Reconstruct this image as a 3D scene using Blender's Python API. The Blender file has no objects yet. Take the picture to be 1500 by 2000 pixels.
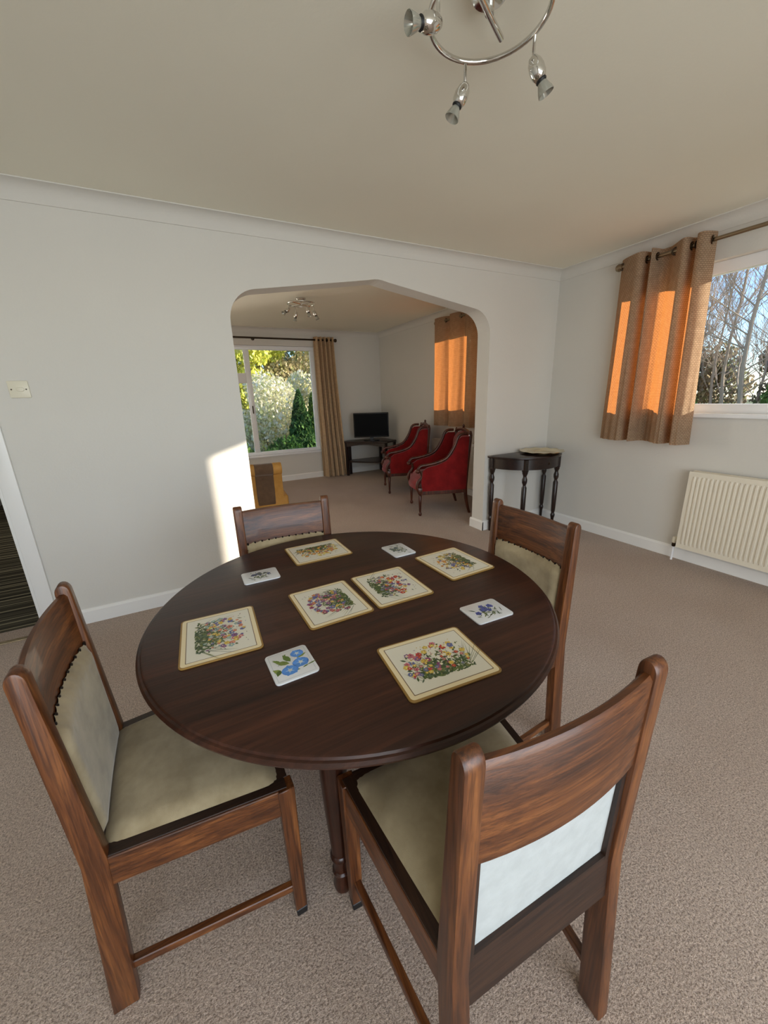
import bpy, bmesh, math, random
from mathutils import Vector, Matrix, noise
random.seed(7)
scene = bpy.context.scene
C = scene.collection
PI = math.pi
# ---------------------------------------------------------------- camera
F_PX, YAW, PITCH, ROLL, CAM_H = 759.5, 0.4786, 0.2886, 0.0339, 1.336
cam_d = bpy.data.cameras.new('camera'); cam = bpy.data.objects.new('camera', cam_d); C.objects.link(cam)
cam_d.sensor_fit = 'VERTICAL'; cam_d.sensor_height = 24.0; cam_d.lens = F_PX / 2000 * 24.0
cam_d.clip_start = 0.02; cam_d.clip_end = 500
fw = Vector((math.sin(YAW)*math.cos(PITCH), math.cos(YAW)*math.cos(PITCH), -math.sin(PITCH)))
r0 = Vector((math.cos(YAW), -math.sin(YAW), 0)); d0 = fw.cross(r0)
rr = math.cos(ROLL)*r0 + math.sin(ROLL)*d0; dd = -math.sin(ROLL)*r0 + math.cos(ROLL)*d0
m3 = Matrix((rr, -dd, -fw)).transposed()
cam.matrix_world = Matrix.Translation((0, 0, CAM_H)) @ m3.to_4x4()
scene.camera = cam
# ---------------------------------------------------------------- room measures (metres)
YW, YW2 = 2.861, 3.022          # archway wall, front and back face
XR = 3.442                      # right (window) wall
YB = 6.602                      # far wall
XL, YR = -2.4, -1.9             # left wall, rear wall
XFL = -0.70                     # left wall of the far room
H = 2.40
AX0, AX1 = 0.428, 2.601         # archway jambs
DX0, DX1, DZ = -1.68, -0.895, 2.0   # doorway
# ---------------------------------------------------------------- sky, sun, daylight fill lamps
w = bpy.data.worlds.new('sky'); scene.world = w; w.use_nodes = True
nt = w.node_tree; bg = nt.nodes['Background']
sky = nt.nodes.new('ShaderNodeTexSky'); sky.sky_type = 'NISHITA'; sky.sun_disc = False
sky.sun_elevation = math.radians(28); sky.sun_rotation = math.radians(124); sky.altitude = 1500
sky.air_density = 1.0; sky.dust_density = 0.1; sky.ozone_density = 3.0
nt.links.new(sky.outputs[0], bg.inputs[0]); bg.inputs[1].default_value = 0.30
sun_d = bpy.data.lights.new('sun', 'SUN'); sun_d.energy = 17.0; sun_d.angle = math.radians(0.8); sun_d.color = (1.0, 0.86, 0.68)
sun = bpy.data.objects.new('sun', sun_d); C.objects.link(sun)
SUN_DIR = Vector((-1.0, 0.68, -0.325)).normalized()
sun.rotation_euler = SUN_DIR.to_track_quat('-Z', 'Y').to_euler(); sun.location = (12, -8, 6)
def area(name, loc, direction, sx, sy, power, color):
    d = bpy.data.lights.new(name, 'AREA'); d.shape = 'RECTANGLE'; d.size = sx; d.size_y = sy; d.energy = power; d.color = color
    o = bpy.data.objects.new(name, d); C.objects.link(o); o.location = loc
    o.rotation_euler = Vector(direction).to_track_quat('-Z', 'Y').to_euler(); return o
# added fill lamps standing for daylight at unseen rear doors and far-room window
area('daylight_fill_rear', (0.3, YR-0.02, 1.16), (0, 1, 0), 3.3, 1.95, 90, (0.91, 0.96, 1.0))
area('daylight_fill_far', (-0.3, YB+0.30, 1.30), (0.2, -1, 0), 1.3, 1.5, 125, (1.0, 0.89, 0.77))
scene.view_settings.view_transform = 'Standard'; scene.view_settings.look = 'None'
scene.view_settings.exposure = -0.06; scene.view_settings.gamma = 1.0; scene.view_settings.use_curve_mapping = False

# ================================================================ materials
def lin(r, g, b):
    f = lambda c: (c/255)/12.92 if c/255 <= 0.04045 else ((c/255+0.055)/1.055)**2.4
    return (f(r), f(g), f(b), 1)
def mat(name, col, rough=0.6, metal=0.0, spec=0.5, coat=0.0, sheen=0.0):
    m = bpy.data.materials.new(name); m.use_nodes = True
    b = m.node_tree.nodes['Principled BSDF']
    b.inputs['Base Color'].default_value = col if len(col) == 4 else (*col, 1)
    b.inputs['Roughness'].default_value = rough; b.inputs['Metallic'].default_value = metal
    b.inputs['Specular IOR Level'].default_value = spec; b.inputs['Coat Weight'].default_value = coat
    b.inputs['Sheen Weight'].default_value = sheen
    return m
def N(m, t, **kw):
    n = m.node_tree.nodes.new(t)
    for k, v in kw.items(): setattr(n, k, v)
    return n
def L(m, a, b): m.node_tree.links.new(a, b)
def bsdf(m): return m.node_tree.nodes['Principled BSDF']
def coords(m, scale=(1, 1, 1), kind='Object', rot=(0, 0, 0)):
    t = N(m, 'ShaderNodeTexCoord'); mp = N(m, 'ShaderNodeMapping'); L(m, t.outputs[kind], mp.inputs[0])
    mp.inputs['Scale'].default_value = scale; mp.inputs['Rotation'].default_value = rot
    return mp.outputs[0]
def noise_t(m, vec, scale, detail=4, rough=0.55, dist=0.0):
    n = N(m, 'ShaderNodeTexNoise'); L(m, vec, n.inputs['Vector'])
    n.inputs['Scale'].default_value = scale; n.inputs['Detail'].default_value = detail
    n.inputs['Roughness'].default_value = rough; n.inputs['Distortion'].default_value = dist
    return n.outputs['Fac']
def ramp(m, fac, stops):
    r = N(m, 'ShaderNodeValToRGB'); L(m, fac, r.inputs[0]); e = r.color_ramp.elements
    while len(e) < len(stops): e.new(0.5)
    for i, (p, c) in enumerate(stops): e[i].position = p; e[i].color = c
    return r.outputs[0]
def bump(m, fac, strength, dist=0.01):
    b = N(m, 'ShaderNodeBump'); L(m, fac, b.inputs['Height']); b.inputs['Strength'].default_value = strength; b.inputs['Distance'].default_value = dist
    L(m, b.outputs[0], bsdf(m).inputs['Normal'])
def mixc(m, fac, a, b, mode='MIX'):
    n = N(m, 'ShaderNodeMix', data_type='RGBA', blend_type=mode)
    if isinstance(fac, (int, float)): n.inputs[0].default_value = fac
    else: L(m, fac, n.inputs[0])
    for i, s in ((6, a), (7, b)):
        if isinstance(s, tuple): n.inputs[i].default_value = s
        else: L(m, s, n.inputs[i])
    return n.outputs[2]
def plaster(name, col, scale=90, strength=0.25):
    m = mat(name, col, 0.85, spec=0.25); v = coords(m)
    bump(m, noise_t(m, v, scale, 5, 0.6), strength, 0.004)
    L(m, ramp(m, noise_t(m, v, 1.3, 3), [(0.3, tuple(c*0.97 for c in col[:3])+(1,)), (0.7, col)]), bsdf(m).inputs['Base Color'])
    return m
WALL = plaster('wall_paint', lin(218, 215, 208))
CEIL = plaster('ceiling_paint', lin(238, 234, 218), 60, 0.12)
TRIMW = mat('trim_gloss_white', lin(238, 237, 234), 0.35)
UPVC = mat('window_white_plastic', lin(240, 241, 243), 0.25)
CREAM = mat('switch_cream_plastic', lin(226, 220, 200), 0.35)
RADM = mat('radiator_enamel', lin(232, 224, 206), 0.35)
def wood(name, c0, c1, c2, axis, rough=0.4, scale=1.0, spec=0.5, coat=0.0, contrast=1.0):
    m = mat(name, c1, rough, spec=spec, coat=coat)
    s = [26*scale]*3; s[axis] = 1.6*scale
    v = coords(m, tuple(s))
    n1 = noise_t(m, v, 1.0, 6, 0.62, 0.7)
    s2 = [150*scale]*3; s2[axis] = 5*scale
    v2 = coords(m, tuple(s2)); n2 = noise_t(m, v2, 1.0, 3, 0.6, 0.3)
    base = ramp(m, n1, [(0.32, c0), (0.5, c1), (0.70, c2)])
    pores = ramp(m, n2, [(0.40, (0.25, 0.2, 0.16, 1)), (0.55, (1, 1, 1, 1))])
    L(m, mixc(m, 0.55*contrast, base, pores, 'MULTIPLY'), bsdf(m).inputs['Base Color'])
    bump(m, n2, 0.12, 0.002)
    return m
OAK = [wood('oak_grain_'+'xyz'[a], lin(58, 29, 12), lin(96, 53, 24), lin(132, 80, 39), a, 0.38, 1.5, coat=0.12) for a in range(3)]
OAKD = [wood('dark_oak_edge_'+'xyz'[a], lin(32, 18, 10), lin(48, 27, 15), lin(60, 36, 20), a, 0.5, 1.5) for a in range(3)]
MAHO = wood('table_mahogany', lin(40, 20, 12), lin(58, 30, 19), lin(76, 42, 27), 0, 0.36, 0.8, 0.36, 0.0, 0.7)
MAHOZ = wood('table_mahogany_leg', lin(38, 18, 10), lin(56, 27, 15), lin(76, 38, 22), 2, 0.28)
DARKW = wood('console_dark_wood', lin(22, 12, 10), lin(36, 20, 16), lin(52, 30, 24), 0, 0.3)
DARKWZ = wood('console_dark_wood_leg', lin(20, 11, 9), lin(34, 19, 15), lin(48, 28, 22), 2, 0.3)
ARMW = wood('armchair_mahogany', lin(52, 22, 12), lin(84, 38, 20), lin(118, 58, 32), 2, 0.3)
def fabric(name, c0, c1, scale=14, rough=0.95, sheen=0.3, fine=700):
    m = mat(name, c0, rough, spec=0.15, sheen=sheen); v = coords(m)
    L(m, ramp(m, noise_t(m, v, scale, 4, 0.6), [(0.35, c0), (0.65, c1)]), bsdf(m).inputs['Base Color'])
    bump(m, noise_t(m, v, fine, 2), 0.25, 0.001); return m
VELVET = fabric('seat_velvet_beige', lin(146, 130, 100), lin(178, 162, 130), 9)
BACKCL = fabric('chair_back_lining', lin(172, 176, 174), lin(182, 186, 184), 30)
RED = fabric('red_upholstery', lin(118, 18, 21), lin(138, 26, 28), 10)
TAN = fabric('tan_leather', lin(176, 128, 62), lin(196, 148, 80), 7, 0.45, 0.0)
BROWNF = fabric('brown_upholstery', lin(92, 72, 56), lin(108, 86, 66), 12)
def carpet():
    m = mat('carpet_pile', lin(170, 146, 126), 0.98, spec=0.05, sheen=0.25); v = coords(m)
    big = ramp(m, noise_t(m, v, 1.4, 4, 0.6), [(0.3, lin(194, 172, 155)), (0.7, lin(206, 187, 172))])
    fin = noise_t(m, v, 190, 3, 0.75); fin2 = noise_t(m, v, 70, 3, 0.7)
    tuft = ramp(m, fin, [(0.36, (0.42, 0.38, 0.36, 1)), (0.50, (0.93, 0.92, 0.91, 1)), (0.66, (1.28, 1.28, 1.28, 1))])
    c = mixc(m, 1.0, big, tuft, 'MULTIPLY')
    t2 = ramp(m, fin2, [(0.35, (0.84, 0.83, 0.82, 1)), (0.65, (1.08, 1.08, 1.08, 1))])
    L(m, mixc(m, 1.0, c, t2, 'MULTIPLY'), bsdf(m).inputs['Base Color'])
    bump(m, fin, 0.9, 0.008); return m
CARPET = carpet()
def striped():
    m = mat('striped_hall_carpet', lin(60, 58, 52), 0.97, spec=0.05)
    t = N(m, 'ShaderNodeTexCoord'); s = N(m, 'ShaderNodeSeparateXYZ'); L(m, t.outputs['Object'], s.inputs[0])
    n = N(m, 'ShaderNodeTexNoise', noise_dimensions='1D'); L(m, s.outputs['Y'], n.inputs['W']); n.inputs['Scale'].default_value = 34; n.inputs['Detail'].default_value = 3
    L(m, ramp(m, n.outputs['Fac'], [(0.36, lin(52, 50, 46)), (0.46, lin(92, 88, 76)), (0.53, lin(62, 60, 54)), (0.64, lin(176, 168, 140))]), bsdf(m).inputs['Base Color'])
    return m
STRIPE = striped()
CHROME = mat('chrome', (0.72, 0.71, 0.68, 1), 0.12, 1.0)
STEEL = mat('brushed_steel_rod', lin(150, 134, 112), 0.3, 1.0)
BRASSD = mat('dark_metal_fitting', lin(70, 58, 46), 0.35, 1.0)
SILVER = mat('tray_silver', lin(222, 210, 184), 0.22, 1.0)
BLACK = mat('black_rubber', lin(16, 16, 17), 0.5)
STUD = mat('dark_upholstery_nail', lin(30, 22, 16), 0.4, 0.6)
SCREEN = mat('tv_screen_black', lin(5, 5, 6), 0.5, spec=0.08)
TVCASE = mat('tv_case_black', lin(14, 14, 15), 0.4)
BULB = mat('halogen_glass_front', lin(176, 176, 166), 0.10, 0.55)
def glass_mat(name, tint, refl):
    m = bpy.data.materials.new(name); m.use_nodes = True; n = m.node_tree; n.nodes.clear()
    o = n.nodes.new('ShaderNodeOutputMaterial'); mx = n.nodes.new('ShaderNodeMixShader'); tr = n.nodes.new('ShaderNodeBsdfTransparent')
    gl = n.nodes.new('ShaderNodeBsdfGlossy'); lw = n.nodes.new('ShaderNodeFresnel'); lw.inputs[0].default_value = refl
    tr.inputs[0].default_value = tint; gl.inputs['Roughness'].default_value = 0.0
    n.links.new(lw.outputs[0], mx.inputs[0]); n.links.new(tr.outputs[0], mx.inputs[1]); n.links.new(gl.outputs[0], mx.inputs[2]); n.links.new(mx.outputs[0], o.inputs[0])
    return m
GLASS = glass_mat('window_glass', (0.95, 0.96, 0.97, 1), 1.35)
def curtain_mat(name, face, trans, tw, scl):
    m = bpy.data.materials.new(name); m.use_nodes = True; n = m.node_tree; n.nodes.clear()
    o = n.nodes.new('ShaderNodeOutputMaterial'); mx = n.nodes.new('ShaderNodeMixShader')
    df = n.nodes.new('ShaderNodeBsdfDiffuse'); tl = n.nodes.new('ShaderNodeBsdfTranslucent')
    tc = n.nodes.new('ShaderNodeTexCoord'); mp = n.nodes.new('ShaderNodeMapping'); mp.inputs['Scale'].default_value = (scl, scl, scl); n.links.new(tc.outputs['UV'], mp.inputs[0])
    br = n.nodes.new('ShaderNodeTexBrick'); n.links.new(mp.outputs[0], br.inputs[0])
    br.inputs['Scale'].default_value = 1.0; br.inputs['Brick Width'].default_value = 1.0; br.inputs['Row Height'].default_value = 0.6; br.inputs['Mortar Size'].default_value = 0.13; br.inputs['Mortar Smooth'].default_value = 0.6
    br.inputs['Color1'].default_value = face; br.inputs['Color2'].default_value = tuple(min(1, c*1.15) for c in face[:3])+(1,); br.inputs['Mortar'].default_value = tuple(c*0.66 for c in face[:3])+(1,)
    ns = n.nodes.new('ShaderNodeTexNoise'); ns.inputs['Scale'].default_value = 0.5; ns.inputs['Detail'].default_value = 5; n.links.new(mp.outputs[0], ns.inputs['Vector'])
    mu = n.nodes.new('ShaderNodeMix'); mu.data_type = 'RGBA'; mu.blend_type = 'MULTIPLY'; mu.inputs[0].default_value = 0.5
    n.links.new(br.outputs[0], mu.inputs[6]); n.links.new(ns.outputs['Fac'], mu.inputs[7])
    n.links.new(mu.outputs[2], df.inputs[0])
    m2 = n.nodes.new('ShaderNodeMix'); m2.data_type = 'RGBA'; m2.blend_type = 'MIX'; m2.inputs[6].default_value = trans; m2.inputs[7].default_value = tuple(c*0.6 for c in trans[:3])+(1,)
    n.links.new(br.outputs['Fac'], m2.inputs[0]); n.links.new(m2.outputs[2], tl.inputs[0])
    mx.inputs[0].default_value = tw; n.links.new(df.outputs[0], mx.inputs[1]); n.links.new(tl.outputs[0], mx.inputs[2]); n.links.new(mx.outputs[0], o.inputs[0])
    return m
CURT = curtain_mat('woven_taupe_curtain', lin(196, 174, 146), (0.70, 0.25, 0.065, 1), 0.32, 50)
CURTG = curtain_mat('gold_brown_curtain', lin(244, 212, 172), (0.80, 0.45, 0.18, 1), 0.25, 60)
def vcol_mat(name, rough=0.5, spec=0.4, transl=0.0):
    m = mat(name, (1, 1, 1, 1), rough, spec=spec); a = N(m, 'ShaderNodeVertexColor'); a.layer_name = 'Col'
    L(m, a.outputs[0], bsdf(m).inputs['Base Color']); return m
PRINT = vcol_mat('flower_print_ink', 0.35)
GOLD = mat('mat_gold_edge', lin(150, 116, 58), 0.35)
MCREAM = mat('mat_cream_border', lin(234, 218, 178), 0.3)
MLINE = mat('mat_brown_line', lin(120, 96, 72), 0.4)
MWHITE = mat('mat_white_panel', lin(226, 222, 206), 0.28)
KWHITE = mat('coaster_white', lin(222, 224, 226), 0.28)
LEAF = vcol_mat('foliage', 0.7, 0.2)
_tl = N(LEAF, 'ShaderNodeBsdfTranslucent'); _mx = N(LEAF, 'ShaderNodeMixShader'); _mx.inputs[0].default_value = 0.4
L(LEAF, [n for n in LEAF.node_tree.nodes if n.type == 'VERTEX_COLOR'][0].outputs[0], _tl.inputs[0]); L(LEAF, bsdf(LEAF).outputs[0], _mx.inputs[1]); L(LEAF, _tl.outputs[0], _mx.inputs[2])
L(LEAF, _mx.outputs[0], [n for n in LEAF.node_tree.nodes if n.type == 'OUTPUT_MATERIAL'][0].inputs[0])
BARK = mat('bark', lin(112, 96, 82), 0.9)
GRASS = mat('grass', lin(72, 92, 40), 0.95)
# ================================================================ mesh helpers
class MB:
    def __init__(s): s.bm = bmesh.new()
    def box(s, a, b, bev=0.0, seg=2):
        a, b = Vector(a), Vector(b)
        r = bmesh.ops.create_cube(s.bm, size=1.0)
        for v in r['verts']: v.co = Vector(((a[i]+b[i])/2 + v.co[i]*(b[i]-a[i]) for i in range(3)))
        if bev:
            es = list({e for v in r['verts'] for e in v.link_edges})
            bmesh.ops.bevel(s.bm, geom=es, offset=bev, segments=seg, profile=0.5, affect='EDGES')
        return s
    def prism(s, pts, axis, lo, hi, bev=0.0, seg=2, fn=None):
        """polygon in the two other axes extruded along axis"""
        o = [i for i in range(3) if i != axis]; vs = []
        for h_ in (lo, hi):
            ring = []
            for p in pts:
                c = [0, 0, 0]; c[o[0]], c[o[1]] = p; c[axis] = h_; ring.append(s.bm.verts.new(c))
            vs.append(ring)
        fs = [s.bm.faces.new(vs[0]), s.bm.faces.new(vs[1][::-1])]
        n = len(pts)
        for i in range(n): fs.append(s.bm.faces.new((vs[0][i], vs[1][i], vs[1][(i+1) % n], vs[0][(i+1) % n])))
        bmesh.ops.recalc_face_normals(s.bm, faces=fs)
        if bev:
            es = list({e for f in fs[:2] for e in f.edges})
            bmesh.ops.bevel(s.bm, geom=es, offset=bev, segments=seg, profile=0.5, affect='EDGES')
        return s
    def lathe(s, prof, c=(0, 0, 0), seg=24, mtx=None, cap=True):
        rings = []
        for r, z in prof:
            ring = []
            for k in range(seg):
                a = 2*PI*k/seg; p = Vector((r*math.cos(a), r*math.sin(a), z))
                if mtx: p = mtx @ p
                ring.append(s.bm.verts.new(p+Vector(c)))
            rings.append(ring)
        fs = []
        for i in range(len(rings)-1):
            for k in range(seg):
                fs.append(s.bm.faces.new((rings[i][k], rings[i][(k+1) % seg], rings[i+1][(k+1) % seg], rings[i+1][k])))
        if cap:
            fs.append(s.bm.faces.new(rings[0][::-1])); fs.append(s.bm.faces.new(rings[-1]))
        bmesh.ops.recalc_face_normals(s.bm, faces=fs)
        return s
    def tube(s, pts, rad, seg=10, closed=False):
        pts = [Vector(p) for p in pts]; n = len(pts); rings = []; up = None
        for i, p in enumerate(pts):
            t = (pts[(i+1) % n]-pts[i-1]) if closed else (pts[min(i+1, n-1)]-pts[max(i-1, 0)])
            t.normalize()
            if up is None: up = Vector((0, 0, 1)) if abs(t.z) < 0.9 else Vector((1, 0, 0))
            x = t.cross(up).normalized(); y = x.cross(t).normalized(); up = y
            r = rad[i] if isinstance(rad, (list, tuple)) else rad
            rings.append([s.bm.verts.new(p+(x*math.cos(2*PI*k/seg)+y*math.sin(2*PI*k/seg))*r) for k in range(seg)])
        fs = []
        for i in range(n if closed else n-1):
            a, b = rings[i], rings[(i+1) % n]
            for k in range(seg): fs.append(s.bm.faces.new((a[k], a[(k+1) % seg], b[(k+1) % seg], b[k])))
        if not closed: fs.append(s.bm.faces.new(rings[0][::-1])); fs.append(s.bm.faces.new(rings[-1]))
        bmesh.ops.recalc_face_normals(s.bm, faces=fs)
        return s
    def grid(s, fn, nu, nv, flip=False, closed=False):
        vs = [[s.bm.verts.new(fn(i/nu, j/nv)) for j in range(nv+1)] for i in range(nu+1)]
        for i in range(nu):
            for j in range(nv):
                q = (vs[i][j], vs[i+1][j], vs[i+1][j+1], vs[i][j+1]); s.bm.faces.new(q[::-1] if flip else q)
        return s
    def ball(s, c, r, sub=2, sc=(1, 1, 1)):
        g = bmesh.ops.create_icosphere(s.bm, subdivisions=sub, radius=r)
        for v in g['verts']: v.co = Vector((v.co[i]*sc[i] for i in range(3)))+Vector(c)
        return s
    def build(s, name, m, parent=None, smooth=False, loc=None, angle=40):
        me = bpy.data.meshes.new(name); s.bm.to_mesh(me); s.bm.free()
        me.materials.append(m)
        if smooth:
            me.polygons.foreach_set('use_smooth', [True]*len(me.polygons))
            try: me.set_sharp_from_angle(angle=math.radians(angle))
            except Exception: pass
        o = bpy.data.objects.new(name, me); C.objects.link(o)
        if parent: o.parent = parent
        if loc: o.location = loc
        return o
def tag(o, label=None, cat=None, group=None, kind=None):
    if label: o['label'] = label
    if cat: o['category'] = cat
    if group: o['group'] = group
    if kind: o['kind'] = kind
    return o
def empty(name, loc=(0, 0, 0), rz=0.0, label=None, cat=None, group=None, kind=None):
    o = bpy.data.objects.new(name, None); C.objects.link(o); o.empty_display_size = 0.1
    o.location = loc; o.rotation_euler = (0, 0, rz); return tag(o, label, cat, group, kind)
def copy_tree(o, parent=None):
    c = o.copy(); C.objects.link(c); c.parent = parent
    for ch in list(o.children): copy_tree(ch, c)
    return c
def kids(o): return list(o.children)
# ================================================================ the setting
def structure(o, label, cat): return tag(o, label, cat, kind='structure')
structure(MB().box((XFL-0.1, YW2-0.005, -0.12), (XR+0.3, YB+0.3, 0)).box((XL-0.1, YR-0.3, -0.12), (XR+0.3, YW2-0.005, 0)).build('floor', CARPET), 'beige pile carpet running through both rooms', 'floor')
structure(MB().box((XL-0.1, YW2-0.02, -0.115), (XFL-0.1, 8.2, 0.001)).build('floor_hall', STRIPE), 'dark hall carpet with fine pale stripes beyond the doorway', 'floor')
structure(MB().box((XL-0.2, YR-0.3, H), (XR+0.3, 8.3, H+0.12)).build('ceiling', CEIL), 'plain off-white plaster ceiling over both rooms', 'ceiling')
# archway wall: one outline with the doorway and the Tudor-shaped arch cut out
def arc_pts(cx, cz, r, a0, a1, n): return [(cx+r*math.cos(math.radians(a0+(a1-a0)*i/n)), cz+r*math.sin(math.radians(a0+(a1-a0)*i/n))) for i in range(n+1)]
SL = math.degrees(math.atan2(0.165, 0.95))
cr_ = 0.20
zc = 1.828
arch = [(AX0, 0.0)] + arc_pts(AX0+cr_, zc, cr_, 180, 90+SL, 10)
ax, az = 1.50, 2.163
arch += [(ax-0.09, az-0.013), (ax-0.03, az-0.002), (ax, az), (ax+0.03, az-0.002), (ax+0.09, az-0.013)]
arch += arc_pts(AX1-cr_, zc, cr_, 90-SL, 0, 10) + [(AX1, 0.0)]
outl = [(XL-0.1, 0.0), (DX0, 0.0), (DX0, DZ), (DX1, DZ), (DX1, 0.0)] + arch + [(XR+0.02, 0.0), (XR+0.02, H+0.01), (XL-0.1, H+0.01)]
def wall_arch():
    b = MB(); b.prism(outl, 1, YW, YW2)
    bmesh.ops.triangulate(b.bm, faces=[f for f in b.bm.faces if len(f.verts) > 4]); return b
structure(wall_arch().build('wall_arch', WALL), 'white textured wall with a shallow pointed archway and a doorway', 'wall')
def wall_with_holes(name, axis, t0, t1, lo, hi, holes, label, m=WALL):
    """axis 0: wall plane x, spans y; axis 1: wall plane y, spans x. holes: (a0,a1,z0,z1)"""
    us = sorted({lo, hi, *[h_[0] for h_ in holes], *[h_[1] for h_ in holes]}); b = MB()
    for i in range(len(us)-1):
        u0, u1 = us[i], us[i+1]; cuts = sorted([(h_[2], h_[3]) for h_ in holes if h_[0] <= u0+1e-6 and h_[1] >= u1-1e-6]); z = 0.0
        for z0, z1 in cuts+[(H+0.01, None)]:
            if z0 > z: b.box((t0, u0, z) if axis == 0 else (u0, t0, z), (t1, u1, z0) if axis == 0 else (u1, t1, z0))
            z = z1
    return structure(b.build(name, m), label, 'wall')
WN = (0.02, 2.10, 1.13, 2.15)       # window near the dining table (y0,y1,z0,z1)
WF = (3.75, 4.66, 1.13, 2.15)       # window of the far room in the same wall
WB = (0.45, 2.235, 0.46, 2.155)     # window in the far wall (x0,x1,z0,z1)
WR = (-1.4, 2.0, 0.12, 2.15)        # garden doors behind
wall_with_holes('wall_right', 0, XR, XR+0.27, YR-0.3, YB+0.28, [WN, WF], 'white wall with the curtained windows and radiators')
wall_with_holes('wall_far', 1, YB, YB+0.27, XFL-0.1, XR, [WB, (-0.68, 0.08, 0.5, 2.1)], 'cream white wall around the garden window')
wall_with_holes('wall_rear', 1, YR-0.27, YR, XL-0.1, XR, [WR], 'white wall with wide garden doors facing the archway')
wall_with_holes('wall_left', 0, XL-0.1, XL, YR-0.3, 8.2, [], 'plain white wall closing dining room and hall')
wall_with_holes('wall_far_left', 0, XFL-0.1, XFL, YW2, YB+0.27, [], 'white partition between sitting room and hall')
wall_with_holes('wall_hall_end', 1, 8.1, 8.2, XL, XFL-0.0, [], 'end wall of the dark hall')
wall_with_holes('wall_hall_side', 0, XFL-0.1, XFL, YB+0.27, 8.2, [], 'side wall of the dark hall end')
# coving
CW, CDP = 0.085, 0.078
def cov_prof(sgn, at):
    p = [(at, H), (at, H-CDP), (at+sgn*0.006, H-CDP)]
    for i in range(7):
        a = PI/2*i/6; p.append((at+sgn*(0.008+(CW-0.014)*(1-math.cos(a))), H-CDP+0.004+(CDP-0.010)*math.sin(a)))
    return p+[(at+sgn*CW, H-0.005), (at+sgn*CW, H)]
def coving(n, axis, at, sgn, lo, hi, label):
    b = MB(); b.prism(cov_prof(sgn, at), axis, lo, hi)
    structure(b.build('trim_%d' % n, CEIL if False else WALL, smooth=True, angle=30), label, 'coving')
coving(1, 0, YW, -1, XL, XR, 'white plaster coving above the archway')
coving(2, 1, XR, -1, YR, YW, 'white plaster coving above the dining room window')
coving(3, 0, YB, -1, XFL, XR, 'white plaster coving above the garden window')
coving(4, 1, XR, -1, YW2, YB, 'white plaster coving above the red armchairs')
coving(5, 0, YW2, 1, XFL, XR, 'white plaster coving on the sitting room side of the arch')
coving(6, 1, XFL, 1, YW2, YB, 'white plaster coving on the sitting room partition')
coving(7, 0, YR, 1, XL, XR, 'white plaster coving above the garden doors')
coving(8, 1, XL, 1, YR, YW, 'white plaster coving on the left dining room wall')
# skirting boards
def skirt(side, axis, at, sgn, lo, hi, label):
    hgt, th = 0.098, 0.016
    p = [(at, 0.0), (at+sgn*th, 0.0), (at+sgn*th, hgt-0.016), (at+sgn*th*0.4, hgt-0.002), (at, hgt)]
    b = MB(); b.prism(p, axis, lo, hi)
    structure(b.build('baseboard_'+side, TRIMW), label, 'skirting board')
skirt('arch_wall', 0, YW, -1, DX1+0.075, AX0+0.014, 'white skirting board between doorway and archway')
skirt('arch_pier', 0, YW, -1, AX1-0.014, XR, 'white skirting board behind the half-moon table')
skirt('right', 1, XR, -1, YR, YW, 'white skirting board under the dining room radiator')
skirt('far', 0, YB, -1, XFL, XR, 'white skirting board below the garden window')
skirt('far_right', 1, XR, -1, YW2, YB, 'white skirting board behind the red armchairs')
skirt('arch_jamb', 1, AX1, -1, YW-0.016, YW2+0.016, 'white skirting block around the right jamb of the arch')
skirt('arch_jamb_left', 1, AX0, 1, YW-0.016, YW2+0.016, 'white skirting block around the left jamb of the arch')
skirt('left', 1, XL, 1, YR, YW, 'white skirting board on the left dining room wall')
skirt('rear_left', 0, YR, 1, XL, WR[0]-0.05, 'white skirting board beside the garden doors')
# doorway: architrave and lining
def door_frame():
    t = empty('door_1', (0, 0, 0), 0, 'white painted door frame of the open hall doorway', 'door frame', kind='structure')
    for x0, x1 in ((DX1-0.004, DX1+0.072), (DX0-0.072, DX0+0.004)):
        MB().box((x0, YW-0.018, 0), (x1, YW, DZ+0.072), 0.005).build('architrave', TRIMW, t, True)
    MB().box((DX0-0.072, YW-0.018, DZ-0.004), (DX1+0.072, YW, DZ+0.072), 0.005).build('architrave', TRIMW, t, True)
    MB().box((DX1-0.022, YW-0.004, 0), (DX1, YW2+0.01, DZ), 0.003).build('door_lining', TRIMW, t, True)
    MB().box((DX0, YW-0.004, 0), (DX0+0.022, YW2+0.01, DZ), 0.003).build('door_lining', TRIMW, t, True)
    MB().box((DX0, YW-0.004, DZ-0.022), (DX1, YW2+0.01, DZ), 0.003).build('door_lining', TRIMW, t, True)
    MB().box((DX1-0.034, YW+0.05, 0), (DX1-0.022, YW+0.10, DZ-0.02), 0.002).build('door_stop', TRIMW, t)
    MB().box((DX1-0.0235, YW+0.012, 0.98), (DX1-0.0215, YW+0.034, 1.06)).build('strike_plate', BRASSD, t)
    MB().box((DX0, YW-0.03, 0.0), (DX1, YW+0.004, 0.006), 0.002).build('carpet_bar', SILVER, t)
door_frame()
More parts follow.
